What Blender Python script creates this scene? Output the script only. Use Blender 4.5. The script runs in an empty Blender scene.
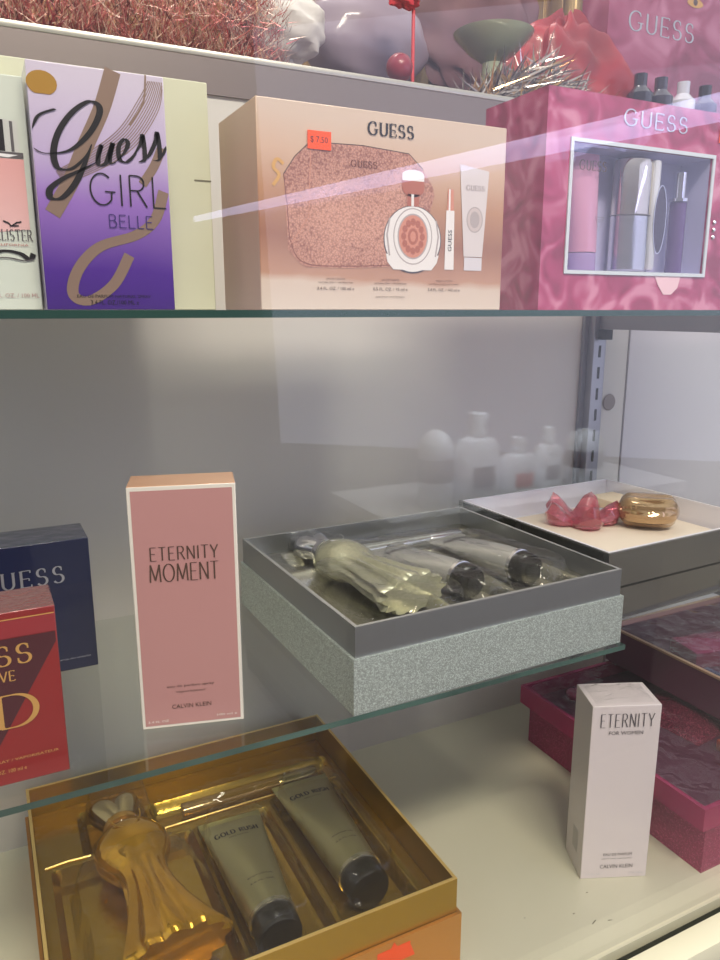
import bpy, bmesh, math, random
from mathutils import Vector, Matrix
random.seed(7)
C = bpy.context.scene
COL = C.collection
PI = math.pi
R = math.radians

# ------------------------------------------------------------------ camera, world, lights, exposure
cam_d = bpy.data.cameras.new('camera')
cam = bpy.data.objects.new('camera', cam_d); COL.objects.link(cam)
cam_d.sensor_fit = 'VERTICAL'; cam_d.sensor_height = 36.0; cam_d.lens = 28.125
cam_d.clip_start = 0.01
cam.rotation_euler = (R(90 - 12.7712), 0, R(-26.7725))
C.camera = cam
C.view_settings.view_transform = 'Standard'
C.view_settings.look = 'None'
C.view_settings.gamma = 1.0
C.view_settings.use_curve_mapping = False
C.view_settings.exposure = 0.0
try:
    C.cycles.transparent_max_bounces = 24
    C.cycles.max_bounces = 10
except Exception:
    pass

w = bpy.data.worlds.new('world'); C.world = w; w.use_nodes = True
nt = w.node_tree; nt.nodes.clear()
wo = nt.nodes.new('ShaderNodeOutputWorld'); wb = nt.nodes.new('ShaderNodeBackground')
tc = nt.nodes.new('ShaderNodeTexCoord'); sx = nt.nodes.new('ShaderNodeSeparateXYZ')
rp = nt.nodes.new('ShaderNodeValToRGB'); mr = nt.nodes.new('ShaderNodeMapRange')
nt.links.new(tc.outputs['Generated'], sx.inputs[0]); nt.links.new(sx.outputs[2], mr.inputs[0])
mr.inputs[1].default_value = -1; mr.inputs[2].default_value = 1
nt.links.new(mr.outputs[0], rp.inputs[0]); nt.links.new(rp.outputs[0], wb.inputs[0]); nt.links.new(wb.outputs[0], wo.inputs[0])
els = rp.color_ramp.elements
els[0].position = 0.0; els[0].color = (.16, .145, .13, 1)
els[1].position = 1.0; els[1].color = (.95, .93, .90, 1)
e = els.new(.60); e.color = (.23, .22, .235, 1)
e = els.new(.80); e.color = (.80, .81, .84, 1)
wb.inputs[1].default_value = 1.0

def area(name, loc, target, sx_, sy_, power, color):
    d = bpy.data.lights.new(name, 'AREA'); d.shape = 'RECTANGLE'; d.size = sx_; d.size_y = sy_
    d.energy = power; d.color = color
    o = bpy.data.objects.new(name, d); COL.objects.link(o); o.location = loc
    o.rotation_euler = (Vector(target) - Vector(loc)).to_track_quat('-Z', 'Y').to_euler()
    return o
area('assumed_overhead_light', (0.15, -0.62, 1.25), (0.25, 0.5, -0.3), 0.9, 0.26, 32, (1.0, .91, .74))  # unseen lamp, assumed from the shadow edge on the cabinet floor
area('added_veil_light', (2.6, -1.5, 0.25), (0.8, 0.6, -0.1), 3.6, 1.8, 20, (.70, .74, 1.0))  # unseen light added behind the viewer; its mirror image veils the pane bluish
area('added_bottle_light', (1.15, -0.55, 0.12), (1.15, -0.9, -0.40), 0.5, 0.08, 9, (.85, .92, 1.0))  # extra light added to brighten the bottles mirrored in the pane
area('added_ledge_light', (0.45, 1.02, 1.2), (0.4, 0.85, 0.2), 0.6, 0.3, 5, (1.0, .93, .85))  # unseen extra light, added above the things on the ledge

# ------------------------------------------------------------------ colour and material helpers
def lin(c):
    return tuple((v / 12.92 if v <= .04045 else ((v + .055) / 1.055) ** 2.4) for v in c)
def rgb(r, g, b): return lin((r / 255, g / 255, b / 255))

def mat(name, col, rough=.5, metal=0, coat=0, bump=0, bscale=60, trans=0, ior=1.45, noise=0, nscale=20, col2=None, emit=None, spec=None, coat_rough=.06, sheen=0):
    m = bpy.data.materials.new(name); m.use_nodes = True
    n = m.node_tree.nodes; l = m.node_tree.links; p = n['Principled BSDF']
    p.inputs['Base Color'].default_value = (*col, 1); p.inputs['Roughness'].default_value = rough
    p.inputs['Metallic'].default_value = metal; p.inputs['Coat Weight'].default_value = coat
    p.inputs['Coat Roughness'].default_value = coat_rough
    p.inputs['Transmission Weight'].default_value = trans; p.inputs['IOR'].default_value = ior
    if spec is not None: p.inputs['Specular IOR Level'].default_value = spec
    t = n.new('ShaderNodeTexCoord')
    if noise or col2:
        nz = n.new('ShaderNodeTexNoise'); nz.inputs['Scale'].default_value = nscale; nz.inputs['Detail'].default_value = 4
        l.new(t.outputs['Object'], nz.inputs['Vector'])
        r = n.new('ShaderNodeValToRGB'); l.new(nz.outputs['Fac'], r.inputs[0]); l.new(r.outputs[0], p.inputs['Base Color'])
        c2 = col2 or tuple(v * (1 - noise) for v in col)
        r.color_ramp.elements[0].position = .38; r.color_ramp.elements[0].color = (*c2, 1)
        r.color_ramp.elements[1].position = .62; r.color_ramp.elements[1].color = (*col, 1)
    if bump:
        nz = n.new('ShaderNodeTexNoise'); nz.inputs['Scale'].default_value = bscale; nz.inputs['Detail'].default_value = 3
        l.new(t.outputs['Object'], nz.inputs['Vector'])
        b = n.new('ShaderNodeBump'); b.inputs['Strength'].default_value = bump; b.inputs['Distance'].default_value = .004
        l.new(nz.outputs['Fac'], b.inputs['Height']); l.new(b.outputs[0], p.inputs['Normal'])
        if coat: l.new(b.outputs[0], p.inputs['Coat Normal'])
    if emit:
        p.inputs['Emission Color'].default_value = (*col, 1); p.inputs['Emission Strength'].default_value = emit
    return m

def ramp_mat(name, stops, axis='Z', lo=0, hi=1, rough=.35, coat=.6, noise=0, mix2=None, skew=0):
    """printed gradient along one axis of the carton"""
    m = bpy.data.materials.new(name); m.use_nodes = True
    n = m.node_tree.nodes; l = m.node_tree.links; p = n['Principled BSDF']
    p.inputs['Roughness'].default_value = rough; p.inputs['Coat Weight'].default_value = coat; p.inputs['Coat Roughness'].default_value = .05
    t = n.new('ShaderNodeTexCoord'); s = n.new('ShaderNodeSeparateXYZ'); l.new(t.outputs['Object'], s.inputs[0])
    src = s.outputs['XYZ'.index(axis)]
    if skew:
        a = n.new('ShaderNodeMath'); a.operation = 'MULTIPLY_ADD'; a.inputs[1].default_value = skew
        l.new(s.outputs[0], a.inputs[0]); l.new(src, a.inputs[2]); src = a.outputs[0]
    if noise:
        nz = n.new('ShaderNodeTexNoise'); nz.inputs['Scale'].default_value = 25; l.new(t.outputs['Object'], nz.inputs['Vector'])
        a = n.new('ShaderNodeMath'); a.operation = 'MULTIPLY_ADD'; a.inputs[1].default_value = noise
        l.new(nz.outputs['Fac'], a.inputs[0]); l.new(src, a.inputs[2]); src = a.outputs[0]
    q = n.new('ShaderNodeMapRange'); q.inputs[1].default_value = lo; q.inputs[2].default_value = hi; l.new(src, q.inputs[0])
    r = n.new('ShaderNodeValToRGB'); l.new(q.outputs[0], r.inputs[0]); l.new(r.outputs[0], p.inputs['Base Color'])
    e = r.color_ramp.elements
    e[0].position = stops[0][0]; e[0].color = (*stops[0][1], 1); e[1].position = stops[-1][0]; e[1].color = (*stops[-1][1], 1)
    for pos, c in stops[1:-1]:
        k = e.new(pos); k.color = (*c, 1)
    return m

def sheet_glass(name, tint=(1, 1, 1), ior=1.5, rough=.0, bump=0, bscale=30):
    """thin clear sheet: light passes straight through, Fresnel share is mirrored"""
    m = bpy.data.materials.new(name); m.use_nodes = True
    n = m.node_tree.nodes; l = m.node_tree.links; n.clear()
    o = n.new('ShaderNodeOutputMaterial'); mx = n.new('ShaderNodeMixShader'); tr = n.new('ShaderNodeBsdfTransparent')
    g = n.new('ShaderNodeBsdfGlossy'); f = n.new('ShaderNodeFresnel')
    tr.inputs[0].default_value = (*tint, 1); g.inputs['Roughness'].default_value = rough
    ge = n.new('ShaderNodeNewGeometry'); ir = n.new('ShaderNodeMapRange')     # both faces of the sheet mirror like air to glass
    ir.inputs[3].default_value = ior; ir.inputs[4].default_value = 1 / ior
    l.new(ge.outputs['Backfacing'], ir.inputs[0]); l.new(ir.outputs[0], f.inputs[0])
    l.new(f.outputs[0], mx.inputs[0]); l.new(tr.outputs[0], mx.inputs[1]); l.new(g.outputs[0], mx.inputs[2]); l.new(mx.outputs[0], o.inputs[0])
    if bump:
        t = n.new('ShaderNodeTexCoord'); nz = n.new('ShaderNodeTexNoise'); nz.inputs['Scale'].default_value = bscale
        l.new(t.outputs['Object'], nz.inputs['Vector'])
        b = n.new('ShaderNodeBump'); b.inputs['Strength'].default_value = bump; b.inputs['Distance'].default_value = .01
        l.new(nz.outputs['Fac'], b.inputs['Height']); l.new(b.outputs[0], g.inputs['Normal']); l.new(b.outputs[0], f.inputs['Normal'])
    return m

def glitter(name, base, hi, scale=900, rough=.3, metal=.8, amount=.62):
    m = bpy.data.materials.new(name); m.use_nodes = True
    n = m.node_tree.nodes; l = m.node_tree.links; p = n['Principled BSDF']
    t = n.new('ShaderNodeTexCoord'); v = n.new('ShaderNodeTexVoronoi'); v.inputs['Scale'].default_value = scale
    l.new(t.outputs['Object'], v.inputs['Vector'])
    s = n.new('ShaderNodeSeparateColor'); l.new(v.outputs['Color'], s.inputs[0])
    r = n.new('ShaderNodeValToRGB'); l.new(s.outputs[0], r.inputs[0]); l.new(r.outputs[0], p.inputs['Base Color'])
    r.color_ramp.elements[0].position = amount; r.color_ramp.elements[0].color = (*base, 1)
    r.color_ramp.elements[1].position = min(amount + .3, 1); r.color_ramp.elements[1].color = (*hi, 1)
    b = n.new('ShaderNodeBump'); b.inputs['Strength'].default_value = .35; b.inputs['Distance'].default_value = .001
    l.new(s.outputs[1], b.inputs['Height']); l.new(b.outputs[0], p.inputs['Normal'])
    p.inputs['Roughness'].default_value = rough; p.inputs['Metallic'].default_value = metal
    return m

# ------------------------------------------------------------------ mesh helpers
class MB:
    def __init__(s): s.bm = bmesh.new(); s.mats = []
    def mi(s, m):
        if m not in s.mats: s.mats.append(m)
        return s.mats.index(m)
    def box(s, x0, x1, y0, y1, z0, z1, m, bev=0):
        i = s.mi(m); vs = [s.bm.verts.new((x, y, z)) for z in (z0, z1) for y in (y0, y1) for x in (x0, x1)]
        fs = []
        for q in ((0, 2, 3, 1), (4, 5, 7, 6), (0, 1, 5, 4), (2, 6, 7, 3), (0, 4, 6, 2), (1, 3, 7, 5)):
            f = s.bm.faces.new([vs[k] for k in q]); f.material_index = i; fs.append(f)
        if bev:
            es = list({e for f in fs for e in f.edges})
            r = bmesh.ops.bevel(s.bm, geom=es, offset=bev, segments=2, affect='EDGES', profile=.5)
            for f in r['faces']: f.material_index = i
        return fs
    def rings(s, rings, m, cap=True, smooth=True, closed=True):
        i = s.mi(m); rv = [[s.bm.verts.new(p) for p in r] for r in rings]; n = len(rings[0])
        for a, b in zip(rv, rv[1:]):
            for k in range(n if closed else n - 1):
                f = s.bm.faces.new((a[k], a[(k + 1) % n], b[(k + 1) % n], b[k])); f.material_index = i; f.smooth = smooth
        if cap:
            for r in (rv[0][::-1], rv[-1]):
                f = s.bm.faces.new(r); f.material_index = i
    def lathe(s, prof, m, axis='z', c=(0, 0, 0), n=28, sq=1.0, cap=True):
        """prof: (radius, position) pairs round an axis; sq squashes the second radius"""
        rr = []
        for r, t in prof:
            ring = []
            for k in range(n):
                a = 2 * PI * k / n; u, v = r * math.cos(a), r * math.sin(a) * sq
                p = {'z': (u, v, t), 'y': (u, t, v), 'x': (t, u, v)}[axis]
                ring.append((p[0] + c[0], p[1] + c[1], p[2] + c[2]))
            rr.append(ring)
        s.rings(rr, m, cap)
    def ball(s, c, rx, ry, rz, m, n=20, k=12):
        rr = []
        for j in range(1, k):
            th = PI * j / k; rr.append([(c[0] + rx * math.sin(th) * math.cos(2 * PI * i / n), c[1] + ry * math.sin(th) * math.sin(2 * PI * i / n), c[2] - rz * math.cos(th)) for i in range(n)])
        s.rings(rr, m)
    def poly(s, pts, y, m):
        """flat print on the front face of a carton, u to x and v to z"""
        i = s.mi(m); f = s.bm.faces.new([s.bm.verts.new((u, y, v)) for u, v in pts]); f.material_index = i
        return f
    def tube(s, pts, r, m, n=8):
        rr = []
        for k, p in enumerate(pts):
            p = Vector(p); a = Vector(pts[max(k - 1, 0)]); b = Vector(pts[min(k + 1, len(pts) - 1)])
            d = (b - a).normalized(); u = d.orthogonal().normalized(); v = d.cross(u)
            rk = r[k] if isinstance(r, (list, tuple)) else r
            rr.append([tuple(p + u * rk * math.cos(2 * PI * j / n) + v * rk * math.sin(2 * PI * j / n)) for j in range(n)])
        s.rings(rr, m)
    def build(s, name, parent=None, recalc=True, mod=None):
        if recalc: bmesh.ops.recalc_face_normals(s.bm, faces=s.bm.faces)
        me = bpy.data.meshes.new(name); s.bm.to_mesh(me); s.bm.free()
        for m in s.mats: me.materials.append(m)
        me.set_sharp_from_angle(angle=R(38))
        o = bpy.data.objects.new(name, me); COL.objects.link(o)
        if parent: o.parent = parent
        return o

def thing(name, label, cat, loc=(0, 0, 0), rz=0, group=None, rot=None):
    o = bpy.data.objects.new(name, None); COL.objects.link(o); o.location = loc
    o.rotation_euler = rot or (0, 0, rz); o.empty_display_size = .02
    o['label'] = label; o['category'] = cat
    if group: o['group'] = group
    return o
def tag(o, label=None, cat=None, group=None, kind=None):
    if label: o['label'] = label
    if cat: o['category'] = cat
    if group: o['group'] = group
    if kind: o['kind'] = kind
    return o

# ------------------------------------------------------------------ lettering (drawn strokes)
def arc(cx, cy, rx, ry, a0, a1, n=14):
    return [(cx + rx * math.cos(R(a0 + (a1 - a0) * i / n)), cy + ry * math.sin(R(a0 + (a1 - a0) * i / n))) for i in range(n + 1)]
GL = {  # glyph: width, strokes in a box of height 1
 'E': (.55, [[(.06, 0), (.06, 1)], [(.06, 1), (.52, 1)], [(.06, .52), (.45, .52)], [(.06, 0), (.55, 0)]]),
 'F': (.5, [[(.06, 0), (.06, 1)], [(.06, 1), (.5, 1)], [(.06, .52), (.43, .52)]]),
 'T': (.6, [[(.3, 0), (.3, 1)], [(0, 1), (.6, 1)]]),
 'R': (.62, [[(.06, 0), (.06, 1)], [(.06, 1), (.3, 1)] + arc(.3, .76, .24, .24, 90, -90) + [(.06, .52)], [(.3, .52), (.62, 0)]]),
 'N': (.68, [[(.06, 0), (.06, 1)], [(.06, 1), (.62, 0)], [(.62, 0), (.62, 1)]]),
 'I': (.14, [[(.07, 0), (.07, 1)]]),
 'Y': (.62, [[(0, 1), (.31, .45)], [(.62, 1), (.31, .45)], [(.31, .45), (.31, 0)]]),
 'M': (.86, [[(.06, 0), (.12, 1)], [(.12, 1), (.43, .1)], [(.43, .1), (.74, 1)], [(.74, 1), (.8, 0)]]),
 'O': (.84, [arc(.42, .5, .38, .5, 90, 450, 28)]),
 'C': (.74, [arc(.42, .5, .38, .5, 50, 310, 24)]),
 'G': (.82, [arc(.42, .5, .38, .5, 48, 312, 24) + [(.72, .18), (.73, .43)], [(.52, .43), (.86, .43)]]),
 'L': (.5, [[(.06, 0), (.06, 1)], [(.06, 0), (.5, 0)]]),
 'B': (.6, [[(.06, 0), (.06, 1)], [(.06, 1), (.3, 1)] + arc(.3, .77, .2, .23, 90, -90) + [(.06, .54)], [(.3, .54)] + arc(.3, .27, .26, .27, 90, -90) + [(.06, 0)]]),
 'H': (.66, [[(.06, 0), (.06, 1)], [(.6, 0), (.6, 1)], [(.06, .52), (.6, .52)]]),
 'S': (.58, [arc(.29, .75, .22, .25, 35, 255, 14) + arc(.29, .26, .25, .26, 80, -150, 16)]),
 'U': (.68, [[(.07, 1), (.07, .3)] + arc(.34, .3, .27, .3, 180, 360, 14) + [(.61, 1)]]),
 'D': (.74, [[(.06, 0), (.06, 1)], [(.06, 1), (.3, 1)] + arc(.3, .5, .4, .5, 90, -90, 18) + [(.06, 0)]]),
 'V': (.66, [[(0, 1), (.33, 0)], [(.66, 1), (.33, 0)]]),
 'W': (.96, [[(0, 1), (.24, 0)], [(.24, 0), (.48, .9)], [(.48, .9), (.72, 0)], [(.72, 0), (.96, 1)]]),
 'A': (.68, [[(0, 0), (.34, 1)], [(.68, 0), (.34, 1)], [(.13, .36), (.55, .36)]]),
 'K': (.6, [[(.06, 0), (.06, 1)], [(.06, .42), (.56, 1)], [(.2, .56), (.6, 0)]]),
}
def ribbon(mb, pts, y, m, thin, thick, taper=0, f=lambda p: p):
    """a pen stroke: thick where it runs upright, thin where it runs level"""
    P = [Vector(p) for p in pts]; L = []; n = len(P)
    for k in range(n):
        d = (P[min(k + 1, n - 1)] - P[max(k - 1, 0)])
        if d.length < 1e-9: d = Vector((1, 0))
        d.normalize(); w_ = thin + (thick - thin) * abs(d.y) ** 1.2
        if taper: w_ *= min(1, .15 + 4 * min(k, n - 1 - k) / n)
        nn = Vector((-d.y, d.x)) * w_ / 2; L.append((P[k] + nn, P[k] - nn))
    i = mb.mi(m)
    vs = [[mb.bm.verts.new((f(q)[0], y, f(q)[1])) for q in pr] for pr in L]
    for a, b in zip(vs, vs[1:]):
        fc = mb.bm.faces.new((a[0], b[0], b[1], a[1])); fc.material_index = i
def lettering(parent, text, u0, v0, u1, v1, m, thin, thick, serif=0, gap=.16, y=-.0006, shear=0, name='lettering', slope=0):
    """text fitted into the rectangle u0..u1, v0..v1 of the front face"""
    mb = MB(); tot = sum(GL[c][0] if c != ' ' else .4 for c in text) + gap * (len(text) - 1)
    H = v1 - v0; sxx = (u1 - u0) / (tot); x = 0
    for c in text:
        if c == ' ': x += .4 + gap; continue
        wd, st = GL[c]
        for j, s_ in enumerate(st):
            pts = [(u0 + (x + px) * sxx + shear * py * H, v0 + py * H + slope * (x + px) * sxx) for px, py in s_]
            yy = y - j * .00001
            ribbon(mb, pts, yy, m, thin, thick)
            if serif and not (c == 'G' and j == 1):
                for (px, py), (qx, qy) in ((pts[0], pts[1]), (pts[-1], pts[-2])):
                    sp = s_[0] if (px, py) == pts[0] else s_[-1]
                    up = abs(qy - py) > abs(qx - px) * 1.2
                    if up and (sp[1] in (0, 1)) and len(s_) <= 3 or (c == 'U' and up):
                        ribbon(mb, [(px - serif, py + (thin / 2 if sp[1] == 0 else -thin / 2)), (px + serif, py + (thin / 2 if sp[1] == 0 else -thin / 2))], yy - .000005, m, thin, thin)
                    elif not up and c in 'ELFTCGS' and not (abs(sp[0] - .06) < .01 and c in 'ELF'):
                        dy = -1 if sp[1] > .5 else 1
                        ribbon(mb, [(px, py), (px, py + dy * serif * 1.5)], yy - .000005, m, thin, thin * 1.5)
        x += wd + gap
    return mb.build(name, parent, recalc=False)
def catmull(P, n=8):
    P = [P[0]] + list(P) + [P[-1]]; out = []
    for k in range(1, len(P) - 2):
        for j in range(n):
            t = j / n; a, b, c, d = P[k - 1], P[k], P[k + 1], P[k + 2]
            out.append(tuple(.5 * ((2 * b[i]) + (-a[i] + c[i]) * t + (2 * a[i] - 5 * b[i] + 4 * c[i] - d[i]) * t * t + (-a[i] + 3 * b[i] - 3 * c[i] + d[i]) * t ** 3) for i in (0, 1)))
    out.append(P[-2]); return out
def small_print(parent, text, u, v, width, height, m, name='small_print', y=-.0006, rot=0, align='c'):
    cu = bpy.data.curves.new('t', 'FONT'); cu.body = text; cu.size = 1; cu.resolution_u = 2
    o = bpy.data.objects.new('t', cu); COL.objects.link(o)
    bpy.context.view_layer.update()
    me = bpy.data.meshes.new_from_object(o.evaluated_get(bpy.context.evaluated_depsgraph_get()))
    xs = [p.co.x for p in me.vertices]; ys = [p.co.y for p in me.vertices]
    x0, x1, y0, y1 = min(xs), max(xs), min(ys), max(ys)
    cr, sr = math.cos(rot), math.sin(rot)
    for p in me.vertices:
        a = ((p.co.x - x0) / (x1 - x0) - .5) * width; b = ((p.co.y - y0) / (y1 - y0) - .5) * height
        p.co = (u + a * cr - b * sr, y, v + a * sr + b * cr)
    bpy.data.objects.remove(o); bpy.data.curves.remove(cu)
    me.name = name; me.materials.clear(); me.materials.append(m)
    q = bpy.data.objects.new(name, me); COL.objects.link(q); q.parent = parent
    return q

# ------------------------------------------------------------------ materials
ink = mat('black_ink', (.012, .010, .012), .35)
ink_grey = mat('grey_ink', (.10, .09, .10), .45)
ink_brown = mat('brown_ink', (.10, .055, .04), .45)
white_ink = mat('white_ink', (.78, .78, .80), .4)
silver_ink = mat('silver_ink', (.55, .56, .62), .3, .6)
gold_ink = mat('gold_ink', rgb(214, 165, 95), .35, .25)
paint_wall = mat('grey_white_laminate', rgb(206, 204, 200), .42, noise=.05, nscale=3, bump=.03, bscale=90)
paint_wall_b = mat('lilac_reflection_laminate', rgb(200, 198, 206), .38, noise=.04, nscale=3)  # lavender of reflected light put into the right panel's colour
cream_floor = mat('cream_painted_board', rgb(208, 205, 182), .38, noise=.06, nscale=5, coat=.25, coat_rough=.25, bump=.02, bscale=40)
cream_trim = mat('cream_enamel', rgb(226, 222, 196), .35, coat=.2)
dark_gap = mat('dark_gap', (.02, .022, .015), .6)
alu = mat('brushed_aluminium', rgb(150, 150, 156), .32, .85)
alu_pale = mat('pale_aluminium', rgb(188, 186, 178), .35, .6)
pane_glass = sheet_glass('pane_glass', (1, 1, 1), 1.5)
shelf_glass = sheet_glass('shelf_glass', (.955, .975, .96), 1.5)
edge_green = mat('green_glass_edge', rgb(26, 66, 58), .15, 0, coat=.5)
edge_teal = mat('teal_glass_edge', rgb(74, 104, 96), .18, 0, coat=.6, noise=.35, nscale=9)
clear_film = sheet_glass('clear_film', (.97, .97, .97), 1.45, .06, .6, 28)
chrome = mat('chrome', (.82, .82, .84), .06, 1)
silver_soft = mat('satin_silver', (.66, .66, .67), .22, 1)

# ------------------------------------------------------------------ the cabinet
Zs, Zf = -.267, -.5       # top of the lower glass shelf, top of the cabinet floor
WY = .70                  # face of the back wall
m = MB(); m.box(-.75, 1.7, .36, WY + .3, Zf - .025, Zf, cream_floor); tag(m.build('floor'), kind='structure')
m = MB(); m.box(-.75, .729, WY, WY + .018, Zf, .213, paint_wall); tag(m.build('wall_back'), kind='structure')
m = MB(); m.box(.7305, 1.7, WY - .002, WY + .018, Zf, .213, paint_wall_b); tag(m.build('wall_back_right'), kind='structure')
m = MB(); m.box(-.75, 1.7, WY - .004, WY + .02, .2135, .219, alu_pale, .001); tag(m.build('trim_1'), kind='structure')
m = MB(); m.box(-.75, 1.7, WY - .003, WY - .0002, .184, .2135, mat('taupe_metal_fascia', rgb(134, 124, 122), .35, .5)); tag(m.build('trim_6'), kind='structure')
m = MB(); m.box(-.75, 1.7, .3565, .36, Zf - .025, Zf, cream_trim); m.box(-.75, 1.7, .3465, .3565, Zf - .03, Zf - .010, dark_gap)
m.box(-.75, 1.7, .325, .3465, Zf - .03, Zf - .001, cream_trim, .0008)
m.box(-.75, 1.7, .329, .335, Zf - .034, Zf - .030, dark_gap); tag(m.build('trim_2'), kind='structure')
plinth = mat('grey_lilac_plinth', rgb(150, 145, 150), .5)
m = MB(); m.box(-.75, 1.7, .33, 1.0, -1.3, Zf - .034, plinth); tag(m.build('trim_3'), kind='structure')
m = MB(); m.box(-.75, 1.7, .3512, .3558, Zf - .010, .75, pane_glass); tag(m.build('window_1'), kind='structure')
shopfloor = mat('grey_vinyl_floor', rgb(140, 130, 120), .4, noise=.15, nscale=2)
m = MB(); m.box(-3, 4, -3, 2.2, -1.32, -1.3, shopfloor); tag(m.build('floor_shop'), kind='structure')
# raised ledge behind the back wall, and the gold backdrop
ledge = mat('plum_ledge', rgb(84, 56, 52), .5)
m = MB(); m.box(-.75, 1.7, WY + .02, 1.12, .195, .212, ledge); tag(m.build('trim_4'), kind='structure')

def gold_curtain():
    mm = bpy.data.materials.new('gold_foil_curtain'); mm.use_nodes = True
    n = mm.node_tree.nodes; l = mm.node_tree.links; p = n['Principled BSDF']
    t = n.new('ShaderNodeTexCoord'); mp = n.new('ShaderNodeMapping'); mp.inputs['Scale'].default_value = (60, 1, 3)
    nz = n.new('ShaderNodeTexNoise'); nz.inputs['Scale'].default_value = 1.0; nz.inputs['Detail'].default_value = 3
    l.new(t.outputs['Object'], mp.inputs[0]); l.new(mp.outputs[0], nz.inputs['Vector'])
    r = n.new('ShaderNodeValToRGB'); l.new(nz.outputs['Fac'], r.inputs[0]); l.new(r.outputs[0], p.inputs['Base Color'])
    r.color_ramp.elements[0].position = .35; r.color_ramp.elements[0].color = (*rgb(120, 92, 70), 1)
    r.color_ramp.elements[1].position = .7; r.color_ramp.elements[1].color = (*rgb(216, 186, 130), 1)
    b = n.new('ShaderNodeBump'); b.inputs['Strength'].default_value = .8; b.inputs['Distance'].default_value = .01
    l.new(nz.outputs['Fac'], b.inputs['Height']); l.new(b.outputs[0], p.inputs['Normal'])
    p.inputs['Roughness'].default_value = .35; p.inputs['Metallic'].default_value = .35
    return mm
m = MB(); gc = gold_curtain(); N = 400
m.rings([[(-.75 + 2.45 * k / N, 1.08 + .012 * math.sin(k * .9) + .006 * math.sin(k * 2.3), z) for k in range(N)] for z in (.212, .8)], gc, cap=False, closed=False)
tag(m.build('foil_curtain'), 'gold foil curtain hanging across the back above the grey wall', 'curtain')

def glass_shelf(z, edge, label, x0=-.75, x1=1.6, name='glass_shelf', y0=.41, y1=.655):
    mb = MB(); fs = mb.box(x0, x1, y0, y1, z - .0042, z, shelf_glass); i = mb.mi(edge)
    for f in fs:
        if abs(f.calc_center_median().y - y0) < 1e-4 or abs(f.calc_center_median().x - x1) < 1e-4: f.material_index = i
    return tag(mb.build(name), label, 'shelf')
glass_shelf(0, edge_green, 'upper clear glass shelf with dark green front edge at eye level')
glass_shelf(Zs, edge_teal, 'lower clear glass shelf with teal front edge above the gold gift box', x1=.4500)
glass_shelf(Zs, mat('rosy_glass_edge', rgb(120, 96, 100), .15, coat=.5), 'right lower glass shelf under the white lined box', x0=.4530, y0=.4455)

# slotted standard with brackets
t = thing('slotted_standard', 'grey metal slotted upright fixed to the back wall', 'shelf upright', (.667, WY, -.45))
m = MB(); m.box(-.010, .010, -.016, -.001, 0, .64, alu, .001)
m.box(-.016, -.010, -.006, -.001, 0, .64, alu); m.build('rail', t)
m = MB()
for k in range(25):
    z = .012 + k * .0255; m.box(-.0018, .0018, -.0164, -.0158, z, z + .014, dark_gap)
m.build('slots', t)
for z in (.4458, .1788):
    m = MB(); m.box(-.003, .003, -.27, -.0165, z - .018, z - .0002, alu); m.box(-.005, .005, -.03, -.0165, z - .03, z - .0184, dark_gap); m.build('bracket', t)
m = MB(); m.lathe([(.0095, 0), (.0105, -.001), (.0095, -.002)], mat('grey_cap', rgb(128, 118, 112), .5), 'y', n=24)
o = m.build('cover_cap'); o.location = (.703, WY - .0002, -.113); tag(o, 'round grey cover cap on the wall right of the slotted upright', 'cap')

# ------------------------------------------------------------------ cartons
def carton(name, label, cat, loc, ang, W, D, H, mats_, bev=.0006, group=None):
    """upright carton, origin at its front bottom left corner. mats_: front, side, top"""
    t = thing(name, label, cat, loc, R(ang), group)
    mb = MB(); fs = mb.box(0, W, 0, D, 0, H, mats_[1]); fi, ti = mb.mi(mats_[0]), mb.mi(mats_[2])
    for f in fs:
        c = f.calc_center_median()
        if abs(c.y) < 1e-6: f.material_index = fi
        if abs(c.z - H) < 1e-6: f.material_index = ti
    o = mb.build('carton', t)
    b = o.modifiers.new('bevel', 'BEVEL'); b.width = bev; b.segments = 2
    return t

# purple script perfume box -----------------------------------------------------
purple = ramp_mat('lilac_to_purple_print', [(0, rgb(50, 12, 112)), (.22, rgb(74, 32, 140)), (.5, rgb(146, 108, 188)), (.68, rgb(186, 168, 208)), (1, rgb(204, 194, 214))], lo=0, hi=.125, noise=.012, rough=.3, coat=.8)
side_lilac = mat('lilac_side', rgb(206, 196, 226), .3, coat=.6)
box = carton('perfume_box', 'purple and lilac perfume box with black handwritten script name', 'perfume box', (.0365, .45, 0), 0, .0697, .03, .1245, (purple, side_lilac, side_lilac))
gold_band = mat('bronze_foil_band', rgb(150, 126, 112), .3, .35)
gold_band_b = mat('bright_gold_foil', rgb(196, 150, 70), .25, .5)
m = MB()
def band(pts, w_, mm, y):
    ribbon(m, catmull(pts), y, mm, w_ * .8, w_)
band([(.043, .1243), (.036, .105), (.026, .085), (.018, .068), (.007, .05)], .0085, gold_band, -.0002)
band([(.060, .1243), (.058, .11), (.05, .098)], .001, gold_band, -.0002)
for k in range(11):
    d = k * .0012
    ribbon(m, catmull([(min(.0688, .0705 - d * .75), .1215 - max(0, .0017 - d * .75) * 2), (.0655 - d * .8, .106 + d * .5), (.053 - d * .72, .0885 + d * .6), (.036 - d * .6, .076 + d * .6), (.014 - d * .3, .0655 + d * .5)]), -.00021 - k * .000002, gold_band, .00042, .00042)
band([(.0665, .065), (.061, .05), (.05, .041), (.03, .034), (.018, .022), (.014, .009), (.022, .005), (.036, .014), (.0455, .030)], .006, gold_band, -.00022)
band([(.0667, .088), (.062, .078), (.055, .068)], .005, gold_band, -.00023)
m.poly(arc(.007, .114, .0075, .006, -60, 240, 16), -.00025, gold_band_b)
m.build('foil_ribbons', box, recalc=False)
m = MB()
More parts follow.
